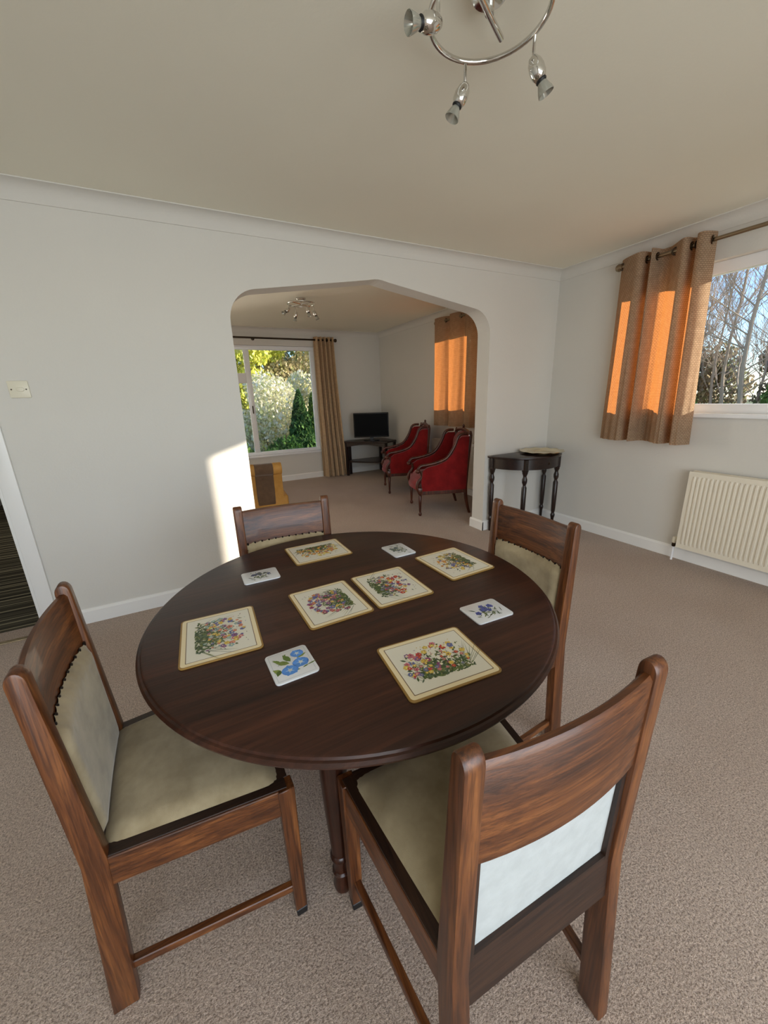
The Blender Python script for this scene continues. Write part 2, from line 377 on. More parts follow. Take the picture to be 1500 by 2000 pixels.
# windows: frames, panes, sills
def rect_frame(b, axis, pl, dep, u0, u1, z0, z1, t, bev=0.004):
    def bx(a0, a1, c0, c1): b.box((pl, a0, c0) if axis == 0 else (a0, pl, c0), (pl+dep, a1, c1) if axis == 0 else (a1, pl+dep, c1), bev)
    bx(u0, u1, z0, z0+t); bx(u0, u1, z1-t, z1); bx(u0, u0+t, z0+t, z1-t); bx(u1-t, u1, z0+t, z1-t)
def pane(t, axis, pl, u0, u1, z0, z1):
    b = MB(); b.box((pl, u0, z0) if axis == 0 else (u0, pl, z0), (pl+0.004, u1, z1) if axis == 0 else (u1, pl+0.004, z1))
    return b.build('pane', GLASS, t)
def sill(t, axis, at, sgn, out, dep, u0, u1, z, th=0.03, ear=0.04):
    b = MB(); a, c = sorted((at+sgn*out, at-sgn*dep))
    b.box((a, u0-ear, z-th) if axis == 0 else (u0-ear, a, z-th), (c, u1+ear, z) if axis == 0 else (u1+ear, c, z), 0.006)
    return b.build('window_sill', UPVC, t, True)
def window(n, axis, at, u0, u1, z0, z1, bars, label, inset=0.05, transom=None, fr=0.06, sgn=-1, sill_out=0.03):
    t = empty('window_%d' % n, (0, 0, 0), 0, label, 'window', kind='structure')
    pl = at+inset
    b = MB(); rect_frame(b, axis, pl, 0.07, u0, u1, z0, z1, fr); b.build('window_frame', UPVC, t, True)
    ed = [u0+fr]+[x for br in bars for x in (br-0.04, br+0.04)]+[u1-fr]
    for br in bars:
        MB().box((pl, br-0.04, z0+fr) if axis == 0 else (br-0.04, pl, z0+fr), (pl+0.07, br+0.04, z1-fr) if axis == 0 else (br+0.04, pl+0.07, z1-fr), 0.004).build('mullion', UPVC, t, True)
    for k in range(0, len(ed), 2):
        if transom and k == transom[0]:
            zt = transom[1]
            MB().box((pl, ed[k], zt-0.075) if axis == 0 else (ed[k], pl, zt-0.075), (pl+0.07, ed[k+1], zt+0.075) if axis == 0 else (ed[k+1], pl+0.07, zt+0.075), 0.004).build('transom', UPVC, t, True)
            pane(t, axis, pl+0.03, ed[k], ed[k+1], z0+fr, zt-0.075); pane(t, axis, pl+0.03, ed[k], ed[k+1], zt+0.075, z1-fr)
        else: pane(t, axis, pl+0.03, ed[k], ed[k+1], z0+fr, z1-fr)
    if sill_out: sill(t, axis, at, -1, sill_out, inset+0.02, u0, u1, z0+0.012)
    return t
w1 = window(1, 0, XR, *WN, [0.50], 'white framed window beside the taupe eyelet curtain', 0.06, None, 0.075)
w2 = window(2, 1, YB, *WB, [1.158], 'white framed window onto the garden with a small top light', 0.05, (0, 1.68), 0.06)
MB().box((1.150, YB+0.026, 1.14), (1.166, YB+0.05, 1.26), 0.004).build('window_handle', BRASSD, w2)
w3 = window(3, 0, XR, *WF, [], 'white framed window behind the orange lit short curtain', 0.06, None, 0.06)
w5 = window(5, 1, YB, -0.68, 0.08, 0.5, 2.1, [], 'white framed window near the sitting room partition', 0.05, None, 0.06)
w4 = window(4, 1, YR-0.27, *WR, [-0.27, 0.87], 'wide white garden doors facing the archway wall', 0.10, None, 0.07, sill_out=0)
# light switch
def switch():
    t = empty('light_switch', (-0.703, YW, 1.436), 0, 'cream square light switch on the white wall by the doorway', 'light switch')
    MB().box((-0.044, -0.009, -0.044), (0.044, 0, 0.044), 0.004).build('plate', CREAM, t, True)
    MB().prism(arc_pts(0, 0, 0.011, 90, 270, 8)+arc_pts(0.012, 0, 0.011, -90, 90, 8), 1, -0.0155, -0.007, 0.002).build('rocker', CREAM, t, True)
    for s in (-1, 1): MB().lathe([(0.0035, -0.0005), (0.0035, 0.0012)], (s*0.031, -0.0095, 0), 12, Matrix.Rotation(PI/2, 3, 'X')).build('screw', BRASSD, t)
switch()
# ================================================================ dining table
TC, TR, TZ = (0.422, 1.038), 0.601, 0.740
def dining_table():
    t = empty('dining_table', (TC[0], TC[1], 0), 0, 'round dark mahogany dining table set with flower mats', 'table')
    prof = [(0.30, TZ-0.030), (TR-0.045, TZ-0.030), (TR-0.016, TZ-0.027), (TR-0.004, TZ-0.020), (TR-0.001, TZ-0.013), (TR-0.006, TZ-0.008), (TR-0.011, TZ-0.007), (TR-0.013, TZ-0.002), (TR-0.018, TZ), (0.3, TZ)]
    MB().lathe(prof, (0, 0, 0), 128).build('table_top', MAHO, t, True, angle=25)
    LX, Y0, Y1 = 0.205, -0.288, 0.170
    leg = [(0.018, 0.0), (0.024, 0.004), (0.026, 0.02), (0.022, 0.045), (0.020, 0.062), (0.025, 0.066), (0.026, 0.072), (0.021, 0.077), (0.020, 0.100), (0.022, 0.122), (0.028, 0.126), (0.028, 0.134), (0.023, 0.140), (0.026, 0.20), (0.031, 0.30), (0.035, 0.42), (0.036, 0.50), (0.032, 0.53), (0.036, 0.545), (0.036, 0.555), (0.030, 0.56)]
    for x, y in ((-LX, Y0), (LX, Y0), (-LX, Y1), (LX, Y1)):
        MB().lathe(leg, (x, y, 0), 24).box((x-0.034, y-0.034, 0.56), (x+0.034, y+0.034, 0.71), 0.003).build('leg', MAHOZ, t, True)
    for y in (Y0, Y1): MB().box((-LX+0.034, y-0.012, 0.62), (LX-0.034, y+0.012, 0.71)).build('apron', MAHOZ, t)
    for x in (-LX, LX): MB().box((x-0.012, Y0+0.034, 0.62), (x+0.012, Y1-0.034, 0.71)).build('apron', MAHOZ, t)
dining_table()
# ================================================================ dining chairs
def interp(z, zs, vs):
    for i in range(len(zs)-1):
        if z <= zs[i+1]: return vs[i]+(vs[i+1]-vs[i])*(z-zs[i])/(zs[i+1]-zs[i])
    return vs[-1]
PZ = [0, 0.45, 0.915]
prear = lambda z: interp(z, PZ, [-0.272, -0.241, -0.255])
pfront = lambda z: interp(z, PZ, [-0.220, -0.195, -0.224])
def make_chair():
    t = empty('dining_chair', (0, 0, 0), 0, 'x', 'chair', 'oak dining chairs around the round table')
    WO, TP, WFR, VF, HT = 0.204, 0.035, 0.247, 0.181, 0.915
    for s in (-1, 1):
        pr = [(prear(0), 0), (pfront(0), 0), (pfront(0.2)+0.001, 0.2), (pfront(0.45), 0.45), (pfront(0.6), 0.6), (pfront(0.885), 0.892)]
        cx, cz_ = (prear(0.885)+pfront(0.885))/2, 0.892; hw = (pfront(0.885)-prear(0.885))/2
        pr += [(cx+hw*math.cos(a), cz_+0.023*math.sin(a)) for a in [PI*k/10 for k in range(1, 10)]]
        pr += [(prear(0.885), 0.892), (prear(0.45), 0.45)]
        a, b_ = sorted((s*WO, s*(WO-TP)))
        MB().prism(pr, 0, a, b_, 0.005, 2).build('back_post', OAK[2], t, True)
        # front leg, tapered, with black glide
        lb = MB()
        def sq(h_, z): 
            c = (s*(WFR-0.019), VF-0.019); return [(c[0]-h_, c[1]-h_, z), (c[0]+h_, c[1]-h_, z), (c[0]+h_, c[1]+h_, z), (c[0]-h_, c[1]+h_, z)]
        def taper(z0, h0, z1, h1):
            b = MB(); v0 = [b.bm.verts.new(p) for p in sq(h0, z0)]; v1 = [b.bm.verts.new(p) for p in sq(h1, z1)]
            fs = [b.bm.faces.new(v0[::-1]), b.bm.faces.new(v1)]+[b.bm.faces.new((v0[k], v0[(k+1) % 4], v1[(k+1) % 4], v1[k])) for k in range(4)]
            bmesh.ops.bevel(b.bm, geom=[e for e in b.bm.edges], offset=0.002, segments=1, affect='EDGES'); return b
        taper(0.026, 0.0150, 0.449, 0.0195).build('front_leg', OAK[2], t, True)
        taper(0.0, 0.0135, 0.026, 0.0152).build('leg_glide', BLACK, t)
        # side rail
        u0, v0, u1, v1 = s*(WO-0.004), pfront(0.40)-0.01, s*(WFR-0.005), VF-0.036
        def plank(pa, pb, th, z0, z1, bev=0.002):
            pa, pb = Vector(pa), Vector(pb); d = (pb-pa).normalized(); n = Vector((-d.y, d.x))*th*(1 if s < 0 else 1)
            n = Vector((-s, 0)).normalized()*th
            b = MB(); b.prism([tuple(pa), tuple(pb), tuple(pb+n), tuple(pa+n)], 2, z0, z1, bev, 1); return b
        plank((u0, v0), (u1, v1), 0.020, 0.371, 0.447).build('side_rail', OAK[1], t)
        plank((s*(WO-0.012), pfront(0.1)-0.006), (s*(WFR-0.012), VF-0.030), 0.018, 0.090, 0.112).build('stretcher', OAK[1], t)
        # darker rebate strip on top of the rail beside the pad
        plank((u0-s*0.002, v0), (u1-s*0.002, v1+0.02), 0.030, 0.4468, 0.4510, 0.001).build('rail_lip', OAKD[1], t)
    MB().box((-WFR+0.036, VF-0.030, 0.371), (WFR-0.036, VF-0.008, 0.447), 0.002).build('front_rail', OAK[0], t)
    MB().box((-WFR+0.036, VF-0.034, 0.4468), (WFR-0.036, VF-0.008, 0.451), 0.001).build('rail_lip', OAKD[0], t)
    # curved top rail (bows backwards between the posts)
    UI = WO-TP+0.004
    bow = lambda u: -0.018*(1-(u/UI)**2)
    b = MB(); n = 14; z0, z1 = 0.706, 0.892
    ring = []
    for i in range(n+1):
        u = -UI+2*UI*i/n; vr = lambda z: prear(z)+0.005+bow(u); th = 0.021
        prof = [(vr(z0), z0), (vr(z1-0.008), z1-0.008), (vr(z1)+0.006, z1), (vr(z1)+th-0.006, z1), (vr(z1)+th, z1-0.008), (vr(z0)+th, z0)]
        ring.append([b.bm.verts.new((u, v, z)) for v, z in prof])
    for i in range(n):
        for k in range(6): b.bm.faces.new((ring[i][k], ring[i+1][k], ring[i+1][(k+1) % 6], ring[i][(k+1) % 6]))
    b.bm.faces.new(ring[0]); b.bm.faces.new(ring[-1][::-1]); bmesh.ops.recalc_face_normals(b.bm, faces=list(b.bm.faces))
    b.build('top_rail', OAK[0], t, True, angle=50)
    # upright stiles inside the posts and lower back rail
    for s in (-1, 1):
        a, c = sorted((s*(WO-TP), s*(WO-TP-0.012)))
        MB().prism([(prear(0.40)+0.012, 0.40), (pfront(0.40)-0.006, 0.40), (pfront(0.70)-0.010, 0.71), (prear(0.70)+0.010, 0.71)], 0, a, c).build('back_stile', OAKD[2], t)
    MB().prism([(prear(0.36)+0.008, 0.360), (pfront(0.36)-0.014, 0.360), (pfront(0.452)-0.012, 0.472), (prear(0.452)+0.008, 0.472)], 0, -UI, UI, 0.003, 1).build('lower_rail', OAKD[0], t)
    # fabric lining at the back
    UB = UI-0.012
    MB().grid(lambda a, q: ((a*2-1)*UB, prear(0.46+q*0.25)+0.018+bow((a*2-1)*UI)*q*0.7, 0.46+q*0.25), 8, 6).build('back_lining', BACKCL, t, True)
    # padded front of the back
    def pad(a, q):
        u = (a*2-1)*(UI-0.001); zb, zt = 0.446, 0.752-0.004*abs(math.sin(PI*11*a)); z = zb+(zt-zb)*q
        ed = min(1, min(a, 1-a)*9)*min(1, min(q*10, (1-q)*11)); ed = math.sin(ed*PI/2)
        pk = 0.0
        if q > 0.75: pk = 0.0022*abs(math.sin(PI*11*a))*(q-0.75)/0.25
        return (u, prear(z)+0.005+bow(u)*max(0.25, q)+0.0225+0.020*ed+pk, z)
    MB().grid(pad, 66, 24, True).build('back_pad', VELVET, t, True, angle=80)
    nb = MB()
    for k in range(12):
        a = (k+0.0)/11*0.97+0.015; u = (a*2-1)*(UI-0.004); z = 0.7475
        nb.box((u-0.0042, prear(z)+0.005+bow(u)+0.0205, z-0.0055), (u+0.0042, prear(z)+0.005+bow(u)+0.0270, z+0.0055), 0.002, 1)
    for s in (-1, 1):
        for k in range(13):
            z = 0.475+0.0205*k; u = s*(UI-0.004); nb.ball((u, prear(z)+0.005+bow(u)*0.5+0.0245, z), 0.0045, 1, (0.7, 0.7, 1))
    tag(nb.build('nail_trim', STUD, t, True), kind='stuff')
    # drop-in seat pad, a little domed
    def seat(a, q):
        v = -0.205+q*(VF-0.026+0.205); wr = (WO-0.028)+(WFR-0.026-(WO-0.028))*q
        ed = min(1, min(a, 1-a)*10)*min(1, min(q, 1-q)*10); ed = math.sin(ed*PI/2)
        rc = 1.0-0.035*(1-min(1, (1-q)*14))
        dome = 0.016*math.sin(PI*a)**0.7*math.sin(PI*max(0.001, min(0.999, q)))**0.7
        return ((a*2-1)*wr*rc, v, 0.4495+0.014*ed+dome)
    MB().grid(seat, 30, 30).build('seat_pad', VELVET, t, True, angle=80)
    return t
chair = make_chair()
CH = [((-0.070, 0.980), 1.0, 'oak dining chair tucked in on the side of the round table towards the hall doorway'),
      ((0.454, 0.521), 87.6, 'oak dining chair with its pale cloth back lining showing, opposite the archway'),
      ((0.893, 0.990), 177.1, 'oak dining chair tucked in on the radiator side of the round table'),
      ((0.348, 1.425), -93.8, 'oak dining chair tucked in on the archway side of the round table')]
for i, (p, th, lab) in enumerate(CH):
    o = chair if i == 0 else copy_tree(chair)
    o.location = (p[0], p[1], 0); o.rotation_euler = (0, 0, math.radians(th)-PI/2); o['label'] = lab
# ================================================================ place mats and coasters with flower prints
def rrect(w_, h_, r, n=5):
    p = []
    for cx, cy, a0 in ((w_/2-r, h_/2-r, 0), (-w_/2+r, h_/2-r, 90), (-w_/2+r, -h_/2+r, 180), (w_/2-r, -h_/2+r, 270)): p += arc_pts(cx, cy, r, a0, a0+90, n)
    return p
class Print:
    def __init__(s, z): s.bm = bmesh.new(); s.cl = s.bm.loops.layers.float_color.new('Col'); s.z = z; s.k = 0
    def poly(s, pts, col):
        s.k += 1; z = s.z+s.k*2.0e-7
        f = s.bm.faces.new([s.bm.verts.new((x, y, z)) for x, y in pts])
        if f.normal.z < 0: pass
        f.normal_update()
        if f.normal.z < 0: f.normal_flip()
        c = lin(*col); j = random.uniform(0.82, 1.15)
        for l in f.loops: l[s.cl] = (min(1, c[0]*j), min(1, c[1]*j), min(1, c[2]*j), 1)
    def leaf(s, x, y, a, ln, wd, col):
        ca, sa = math.cos(a), math.sin(a); pts = []
        for t_, q in ((0, 0), (0.25, 0.8), (0.55, 1), (1, 0), (0.55, -1), (0.25, -0.8)):
            lx, ly = t_*ln, q*wd/2; pts.append((x+lx*ca-ly*sa, y+lx*sa+ly*ca))
        s.poly(pts, col)
    def flower(s, x, y, r, col, ctr, n=5):
        a0 = random.uniform(0, 6.3)
        for k in range(n): s.leaf(x, y, a0+2*PI*k/n, r, r*0.95, col)
        s.poly([(x+r*0.26*math.cos(q*PI/3), y+r*0.26*math.sin(q*PI/3)) for q in range(6)], ctr)
    def build(s, name, parent):
        me = bpy.data.meshes.new(name); s.bm.to_mesh(me); s.bm.free(); me.materials.append(PRINT)
        o = bpy.data.objects.new(name, me); C.objects.link(o); o.parent = parent; o['kind'] = 'stuff'; return o
GREENS = [(72, 92, 48), (94, 112, 58), (58, 80, 52), (118, 124, 72), (86, 104, 82), (66, 76, 44)]
def bouquet(pr, cols, w_=0.150, h_=0.105, lean=0.0, seed=1):
    random.seed(seed); y0 = -h_/2
    for k in range(46):                                   # long stems
        x = random.uniform(-0.4, 0.4)*w_; a = PI/2-x/w_*1.6+random.uniform(-0.35, 0.35); ln = random.uniform(0.4, 0.92)*h_
        pr.leaf(x, y0+random.uniform(0, 0.1)*h_, a, ln, 0.0011, random.choice(GREENS))
    for k in range(430):                                  # dense leaves near the base
        x = random.gauss(0, 0.24)*w_; y = y0+abs(random.gauss(0, 0.30))*h_
        if abs(x) > w_*0.5 or y > h_*0.48: continue
        pr.leaf(x, y, random.uniform(0.1, PI-0.1), random.uniform(0.007, 0.017), random.uniform(0.003, 0.006), random.choice(GREENS))
    for k in range(84):
        x = random.uniform(-0.5, 0.5)*w_; y = y0+random.uniform(0.18, 1.0-1.1*(x/w_)**2)*h_
        c = random.choice(cols); r = random.uniform(0.0038, 0.0080)*(1.25 if y > 0 else 0.9)
        pr.flower(x+lean*y, y, r, c, random.choice([(210, 170, 60), (240, 225, 150), (120, 60, 60)]), random.choice([5, 5, 6]))
    for k in range(60):
        x = random.uniform(-0.52, 0.52)*w_; y = y0+random.uniform(0.3, 1.05)*h_
        pr.leaf(x, y, random.uniform(0, 6.3), 0.005, 0.002, random.choice(GREENS+cols))
def place_mat(loc, rz, label, cols, seed, h_=0.105, w_=0.15, size=(0.230, 0.195), lean=0.0):
    t = empty('place_mat', (*loc, TZ), rz, label, 'place mat', 'flower place mats on the round table')
    W_, H_ = size
    MB().prism(rrect(W_, H_, 0.012), 2, 0, 0.0040, 0.0008, 1).build('mat_board', GOLD, t, True)
    MB().prism(rrect(W_-0.009, H_-0.009, 0.009), 2, 0.0035, 0.0042).build('border', MCREAM, t)
    MB().prism(rrect(W_-0.030, H_-0.030, 0.002), 2, 0.0035, 0.0044).build('rule_line', MLINE, t)
    MB().prism(rrect(W_-0.0335, H_-0.0335, 0.002), 2, 0.0035, 0.0046).build('picture_panel', MWHITE, t)
    pr = Print(0.0048); bouquet(pr, cols, w_, h_, lean, seed); pr.build('flower_print', t)
R_ = math.radians
PINK, LILAC, YEL, WHT, BLU, ORG, REDC, MAU = (190, 110, 120), (128, 88, 140), (214, 184, 86), (228, 220, 196), (100, 110, 160), (214, 140, 50), (186, 62, 60), (150, 70, 110)
place_mat((0.454, 0.634), R_(-5), 'flower place mat with red and mauve blooms, before the chair with pale back lining', [PINK, MAU, LILAC, YEL, WHT, YEL, BLU, REDC], 11, 0.115, 0.160)
place_mat((0.020, 1.012), R_(-93), 'flower place mat with salmon pink blooms, before the chair near the hall doorway', [PINK, (206, 128, 104), (206, 128, 104), BLU, LILAC, YEL, (140, 170, 170)], 23, 0.125, 0.150)
place_mat((0.331, 1.018), R_(91), 'purple flower place mat in the table centre, edge to edge with the scarlet one', [LILAC, MAU, PINK, YEL, BLU, (190, 120, 90)], 35, 0.125, 0.135)
place_mat((0.543, 1.018), R_(-91), 'flower place mat with scarlet poppy blooms in the table centre', [REDC, BLU, (140, 140, 170), YEL, (200, 90, 50), WHT, LILAC], 41, 0.125, 0.135)
place_mat((0.435, 1.434), R_(180), 'flower place mat with yellow and orange blooms, before the chair by the archway', [YEL, YEL, ORG, PINK, (230, 215, 130)], 57, 0.105, 0.155)
place_mat((0.828, 1.055), R_(92), 'flower place mat with orange and grey blue blooms, before the chair by the radiator', [ORG, YEL, BLU, (120, 104, 120), (170, 150, 90), WHT], 63, 0.12, 0.14)
def coaster(loc, rz, label, cols, seed, big=False, size=(0.122, 0.096)):
    t = empty('coaster', (*loc, TZ), rz, label, 'coaster', 'white flower coasters on the round table')
    MB().prism(rrect(size[0], size[1], 0.010), 2, 0, 0.0040, 0.0009, 2).build('coaster_board', KWHITE, t, True)
    pr = Print(0.0042); random.seed(seed)
    if big:
        for x0, x1, y0, y1 in ((-1, 1, -1, -1), (-1, 1, 1, 1), (-1, -1, -1, 1), (1, 1, -1, 1)):
            ex, ey = size[0]/2-0.007, size[1]/2-0.007
            a = (x0*ex, y0*ey); b = (x1*ex, y1*ey); e = 0.0004
            pr.poly([(a[0]-e, a[1]-e), (b[0]+e, a[1]-e), (b[0]+e, b[1]+e), (a[0]-e, b[1]+e)], (176, 180, 190))
        for x, y, a, ln, wd in ((-0.028, -0.022, 2.3, 0.026, 0.013), (-0.004, 0.002, 2.6, 0.034, 0.016), (0.0, 0.008, 1.9, 0.034, 0.015), (-0.022, 0.018, 2.5, 0.020, 0.008), (-0.012, 0.030, 0.9, 0.014, 0.006), (0.030, -0.024, 0.2, 0.026, 0.004), (0.018, -0.028, 0.3, 0.018, 0.004), (0.012, -0.030, 2.8, 0.030, 0.012), (0.016, 0.014, 0.3, 0.028, 0.010), (-0.030, -0.010, 4.2, 0.022, 0.012)):
            pr.leaf(x, y, a, ln, wd, random.choice([(104, 126, 50), (88, 112, 46), (128, 144, 70)]))
        for k in range(8): pr.leaf(-0.03+k*0.006, 0.02+random.uniform(-0.01, 0.01), random.uniform(0, 6.3), 0.010, 0.0014, (96, 112, 60))
        for x, y, r in ((-0.010, -0.022, 0.021), (0.020, -0.006, 0.021), (0.022, 0.030, 0.017)):
            pr.poly([(x+r*0.92*math.cos(q*PI/8), y+r*0.78*math.sin(q*PI/8)) for q in range(16)], (74, 128, 206)); pr.flower(x, y, r*0.95, (86, 142, 216), (226, 216, 180), 5)
            for q in range(5): pr.leaf(x, y, q*2*PI/5+0.6, r*0.55, 0.0022, (176, 206, 236))
    else:
        for k in range(46):
            x = random.gauss(0, 0.020); pr.leaf(x, random.uniform(-0.034, 0.010), random.uniform(0.3, PI-0.3), random.uniform(0.010, 0.024), random.uniform(0.002, 0.0042), random.choice(GREENS))
        for k in range(9):
            pr.flower(random.uniform(-0.032, 0.032), random.uniform(-0.004, 0.030), random.uniform(0.006, 0.0105), random.choice(cols), (70, 70, 110), 5)
        for k in range(14): pr.leaf(random.uniform(-0.034, 0.034), random.uniform(-0.02, 0.028), random.uniform(0, 6.3), 0.009, 0.0026, random.choice(GREENS))
    pr.build('flower_print', t)
coaster((0.154, 0.793), R_(2), 'white coaster with three large sky-blue trumpet flowers', [], 5, True, (0.101, 0.113))
coaster((0.186, 1.322), R_(-1), 'white coaster with dark blue sprigs, beside the sunlit wall side of the table', [(58, 66, 110), (74, 80, 120), (96, 104, 84)], 15)
coaster((0.717, 1.268), R_(91), 'white coaster with a grey-green sprig, between the archway and radiator side mats', [(84, 104, 110), (70, 90, 96), (96, 112, 100)], 25)
coaster((0.699, 0.738), R_(-3), 'white coaster with violet-blue iris flowers', [(70, 80, 150), (84, 92, 160)], 38)
# ================================================================ radiators
def radiator(name, y0, y1, z0, z1, label, valve=True):
    t = empty(name, (XR, y0, 0), 0, label, 'radiator', 'white panel radiators under the windows'); ln = y1-y0; X0 = -0.105
    def prof():
        p = []; n = int(ln/0.0285); st = (ln-0.05)/n
        for k in range(n):
            y = 0.025+k*st
            for f, dx in ((0.0, 0), (0.18, 0), (0.34, -0.008), (0.66, -0.008), (0.82, 0)): p.append((y+f*st, dx))
        p.append((ln-0.025, 0)); return p
    b = MB(); pf = [(0, 0)]+prof()+[(ln, 0)]; top = []; bot = []
    zs = [(z0+0.0, 0), (z0+0.035, 0), (z0+0.055, 1), (z1-0.055, 1), (z1-0.035, 0), (z1-0.006, 0), (z1, None)]
    rows = [[b.bm.verts.new((X0+(0.004 if s is None else dx*s), y, z)) for y, dx in pf] for z, s in zs]
    for i in range(len(rows)-1):
        for k in range(len(pf)-1): b.bm.faces.new((rows[i][k], rows[i][k+1], rows[i+1][k+1], rows[i+1][k]))
    bmesh.ops.recalc_face_normals(b.bm, faces=list(b.bm.faces))
    b.build('front_panel', RADM, t, True, angle=35)
    MB().box((X0+0.0005, 0.0, z0), (X0+0.016, ln, z1-0.003), 0.004).build('panel_body', RADM, t, True)
    MB().box((-0.046, 0.0, z0), (-0.030, ln, z1), 0.004).build('rear_panel', RADM, t, True)
    MB().box((X0+0.012, 0.0, z1-0.012), (-0.030, ln, z1-0.004)).build('top_grille', RADM, t)
    for ye in (0.0, ln-0.004): MB().box((X0+0.014, ye, z0+0.02), (-0.032, ye+0.004, z1-0.004)).build('side_panel', RADM, t)
    for ye in (0.15, ln-0.15): MB().box((-0.032, ye-0.02, z0+0.1), (-0.001, ye+0.02, z1-0.1)).build('wall_bracket', RADM, t)
    for ye, s in ((ln, 1), (0, -1)):
        MB().tube([(-0.068, ye+s*0.030, 0.0), (-0.068, ye+s*0.030, z0+0.02)], 0.0085).build('pipe', UPVC, t, True)
        v = MB().lathe([(0.010, z0-0.012), (0.014, z0-0.006), (0.014, z0+0.018), (0.010, z0+0.024)], (-0.068, ye+s*0.030, 0), 14).tube([(-0.068, ye+s*0.030, z0+0.03), (-0.068, ye-s*0.01, z0+0.03)], 0.009).build('valve', BRASSD, t, True)
        MB().lathe([(0.013, z0+0.020), (0.017, z0+0.026), (0.016, z0+0.062), (0.011, z0+0.070)], (-0.068, ye+s*0.030, 0), 16).build('valve_cap', CREAM, v, True)
radiator('radiator', 0.20, 1.468, 0.125, 0.728, 'cream ribbed panel radiator below the dining room window')
radiator('radiator', 3.80, 4.82, 0.125, 0.72, 'white panel radiator behind the red armchairs')
# ================================================================ curtains
def catmull(ps, n):
    out = []
    P = [ps[0]]+list(ps)+[ps[-1]]
    for i in range(1, len(P)-2):
        for k in range(n):
            t_ = k/n; a, b, c, d = P[i-1], P[i], P[i+1], P[i+2]
            out.append(tuple(0.5*((2*b[j])+(-a[j]+c[j])*t_+(2*a[j]-5*b[j]+4*c[j]-d[j])*t_**2+(-a[j]+3*b[j]-3*c[j]+d[j])*t_**3) for j in range(2)))
    out.append(tuple(ps[-1])); return out
def curtain_sheet(top, bot, zt, zb, m, parent, name='curtain_fabric', nz=24, sag=0.0, power=1.0, wob=0.004):
    A, B = catmull(top, 8), catmull(bot, 8); b = MB(); n = len(A); uvl = b.bm.loops.layers.uv.new('UVMap')
    le = [0.0]
    for i in range(1, n): le.append(le[-1]+math.hypot(A[i][0]-A[i-1][0], A[i][1]-A[i-1][1]))
    vs = []
    for i in range(n):
        col = []
        for j in range(nz+1):
            q = j/nz; e = q**power; x = A[i][0]+(B[i][0]-A[i][0])*e; y = A[i][1]+(B[i][1]-A[i][1])*e
            x += wob*math.sin(i*0.7+q*5)*q; z = zt+(zb-zt)*q+sag*math.sin(i*0.45)*q
            col.append(b.bm.verts.new((x, y, z)))
        vs.append(col)
    for i in range(n-1):
        for j in range(nz):
            f = b.bm.faces.new((vs[i][j], vs[i+1][j], vs[i+1][j+1], vs[i][j+1]))
            uv = [(le[i], j), (le[i+1], j), (le[i+1], j+1), (le[i], j+1)]
            for l, (u_, j_) in zip(f.loops, uv): l[uvl].uv = (u_, (zt-zb)*(1-j_/nz))
    return b.build(name, m, parent, True, angle=180)
def eyelets(parent, pts, z, axis):
    for x, y, a in pts:
        mt = Matrix.Rotation(a, 3, 'Z') @ Matrix.Rotation(PI/2, 3, 'X')
        MB().lathe([(0.018, -0.003), (0.0275, -0.003), (0.0275, 0.003), (0.018, 0.003), (0.018, -0.003)], (x, y, z), 18, mt, False).build('eyelet', BRASSD, parent, True)
ROD_Z = 2.257; RX = XR-0.10
# near right curtain: y decreases towards the camera, x offset = folds around the rod
c1 = empty('curtain', (0, 0, 0), 0, 'short taupe woven eyelet curtain glowing orange at the dining room window', 'curtain', 'short woven eyelet curtains')
top1 = [(RX+0.015, 2.210), (RX-0.015, 2.165), (RX-0.040, 2.105), (RX-0.058, 2.045), (RX-0.040, 2.015), (RX+0.030, 2.002), (RX+0.040, 1.978), (RX-0.030, 1.965), (RX-0.058, 1.945), (RX-0.010, 1.934), (RX+0.045, 1.926), (RX+0.052, 1.886), (RX+0.020, 1.838), (RX-0.025, 1.788), (RX-0.055, 1.748), (RX-0.045, 1.722), (RX+0.015, 1.712), (RX+0.040, 1.692), (RX-0.020, 1.678), (RX-0.060, 1.655), (RX-0.060, 1.620), (RX-0.010, 1.596), (RX+0.035, 1.586)]
bot1 = [(RX+(x-RX)*1.15-0.004, 2.195+(y-2.195)*1.10) for x, y in top1]
curtain_sheet(top1, bot1, ROD_Z+0.052, 0.918, CURT, c1, wob=0.006)
eyelets(c1, [(RX, 2.190, -0.9), (RX, 2.008, 0.15), (RX, 1.970, -0.15), (RX, 1.933, 0.15), (RX, 1.815, -0.8), (RX, 1.714, 0.15), (RX, 1.682, -0.15), (RX, 1.594, 0.3)], ROD_Z, 1)
def short_curtain(y0, y1, lab, n=4):
    t = empty('curtain', (0, 0, 0), 0, lab, 'curtain', 'short woven eyelet curtains'); P = []
    for k in range(n*4+1): P.append((RX+0.042*math.sin(k*PI/2+0.6)*(0.8+0.3*math.sin(k*1.7)), y0+(y1-y0)*k/(n*4)+0.010*math.sin(k*2.1)))
    curtain_sheet(P, [(RX+(x-RX)*1.2, y) for x, y in P], ROD_Z+0.05, 0.918, CURT, t)
    eyelets(t, [(RX, y0+(y1-y0)*(k+0.7)/(n*2), PI/2+(0.6 if k % 2 else -0.6)) for k in range(n*2-1)], ROD_Z, 1); return t
short_curtain(0.70, 0.04, 'short taupe woven eyelet curtain at the window end away from the archway', 4)
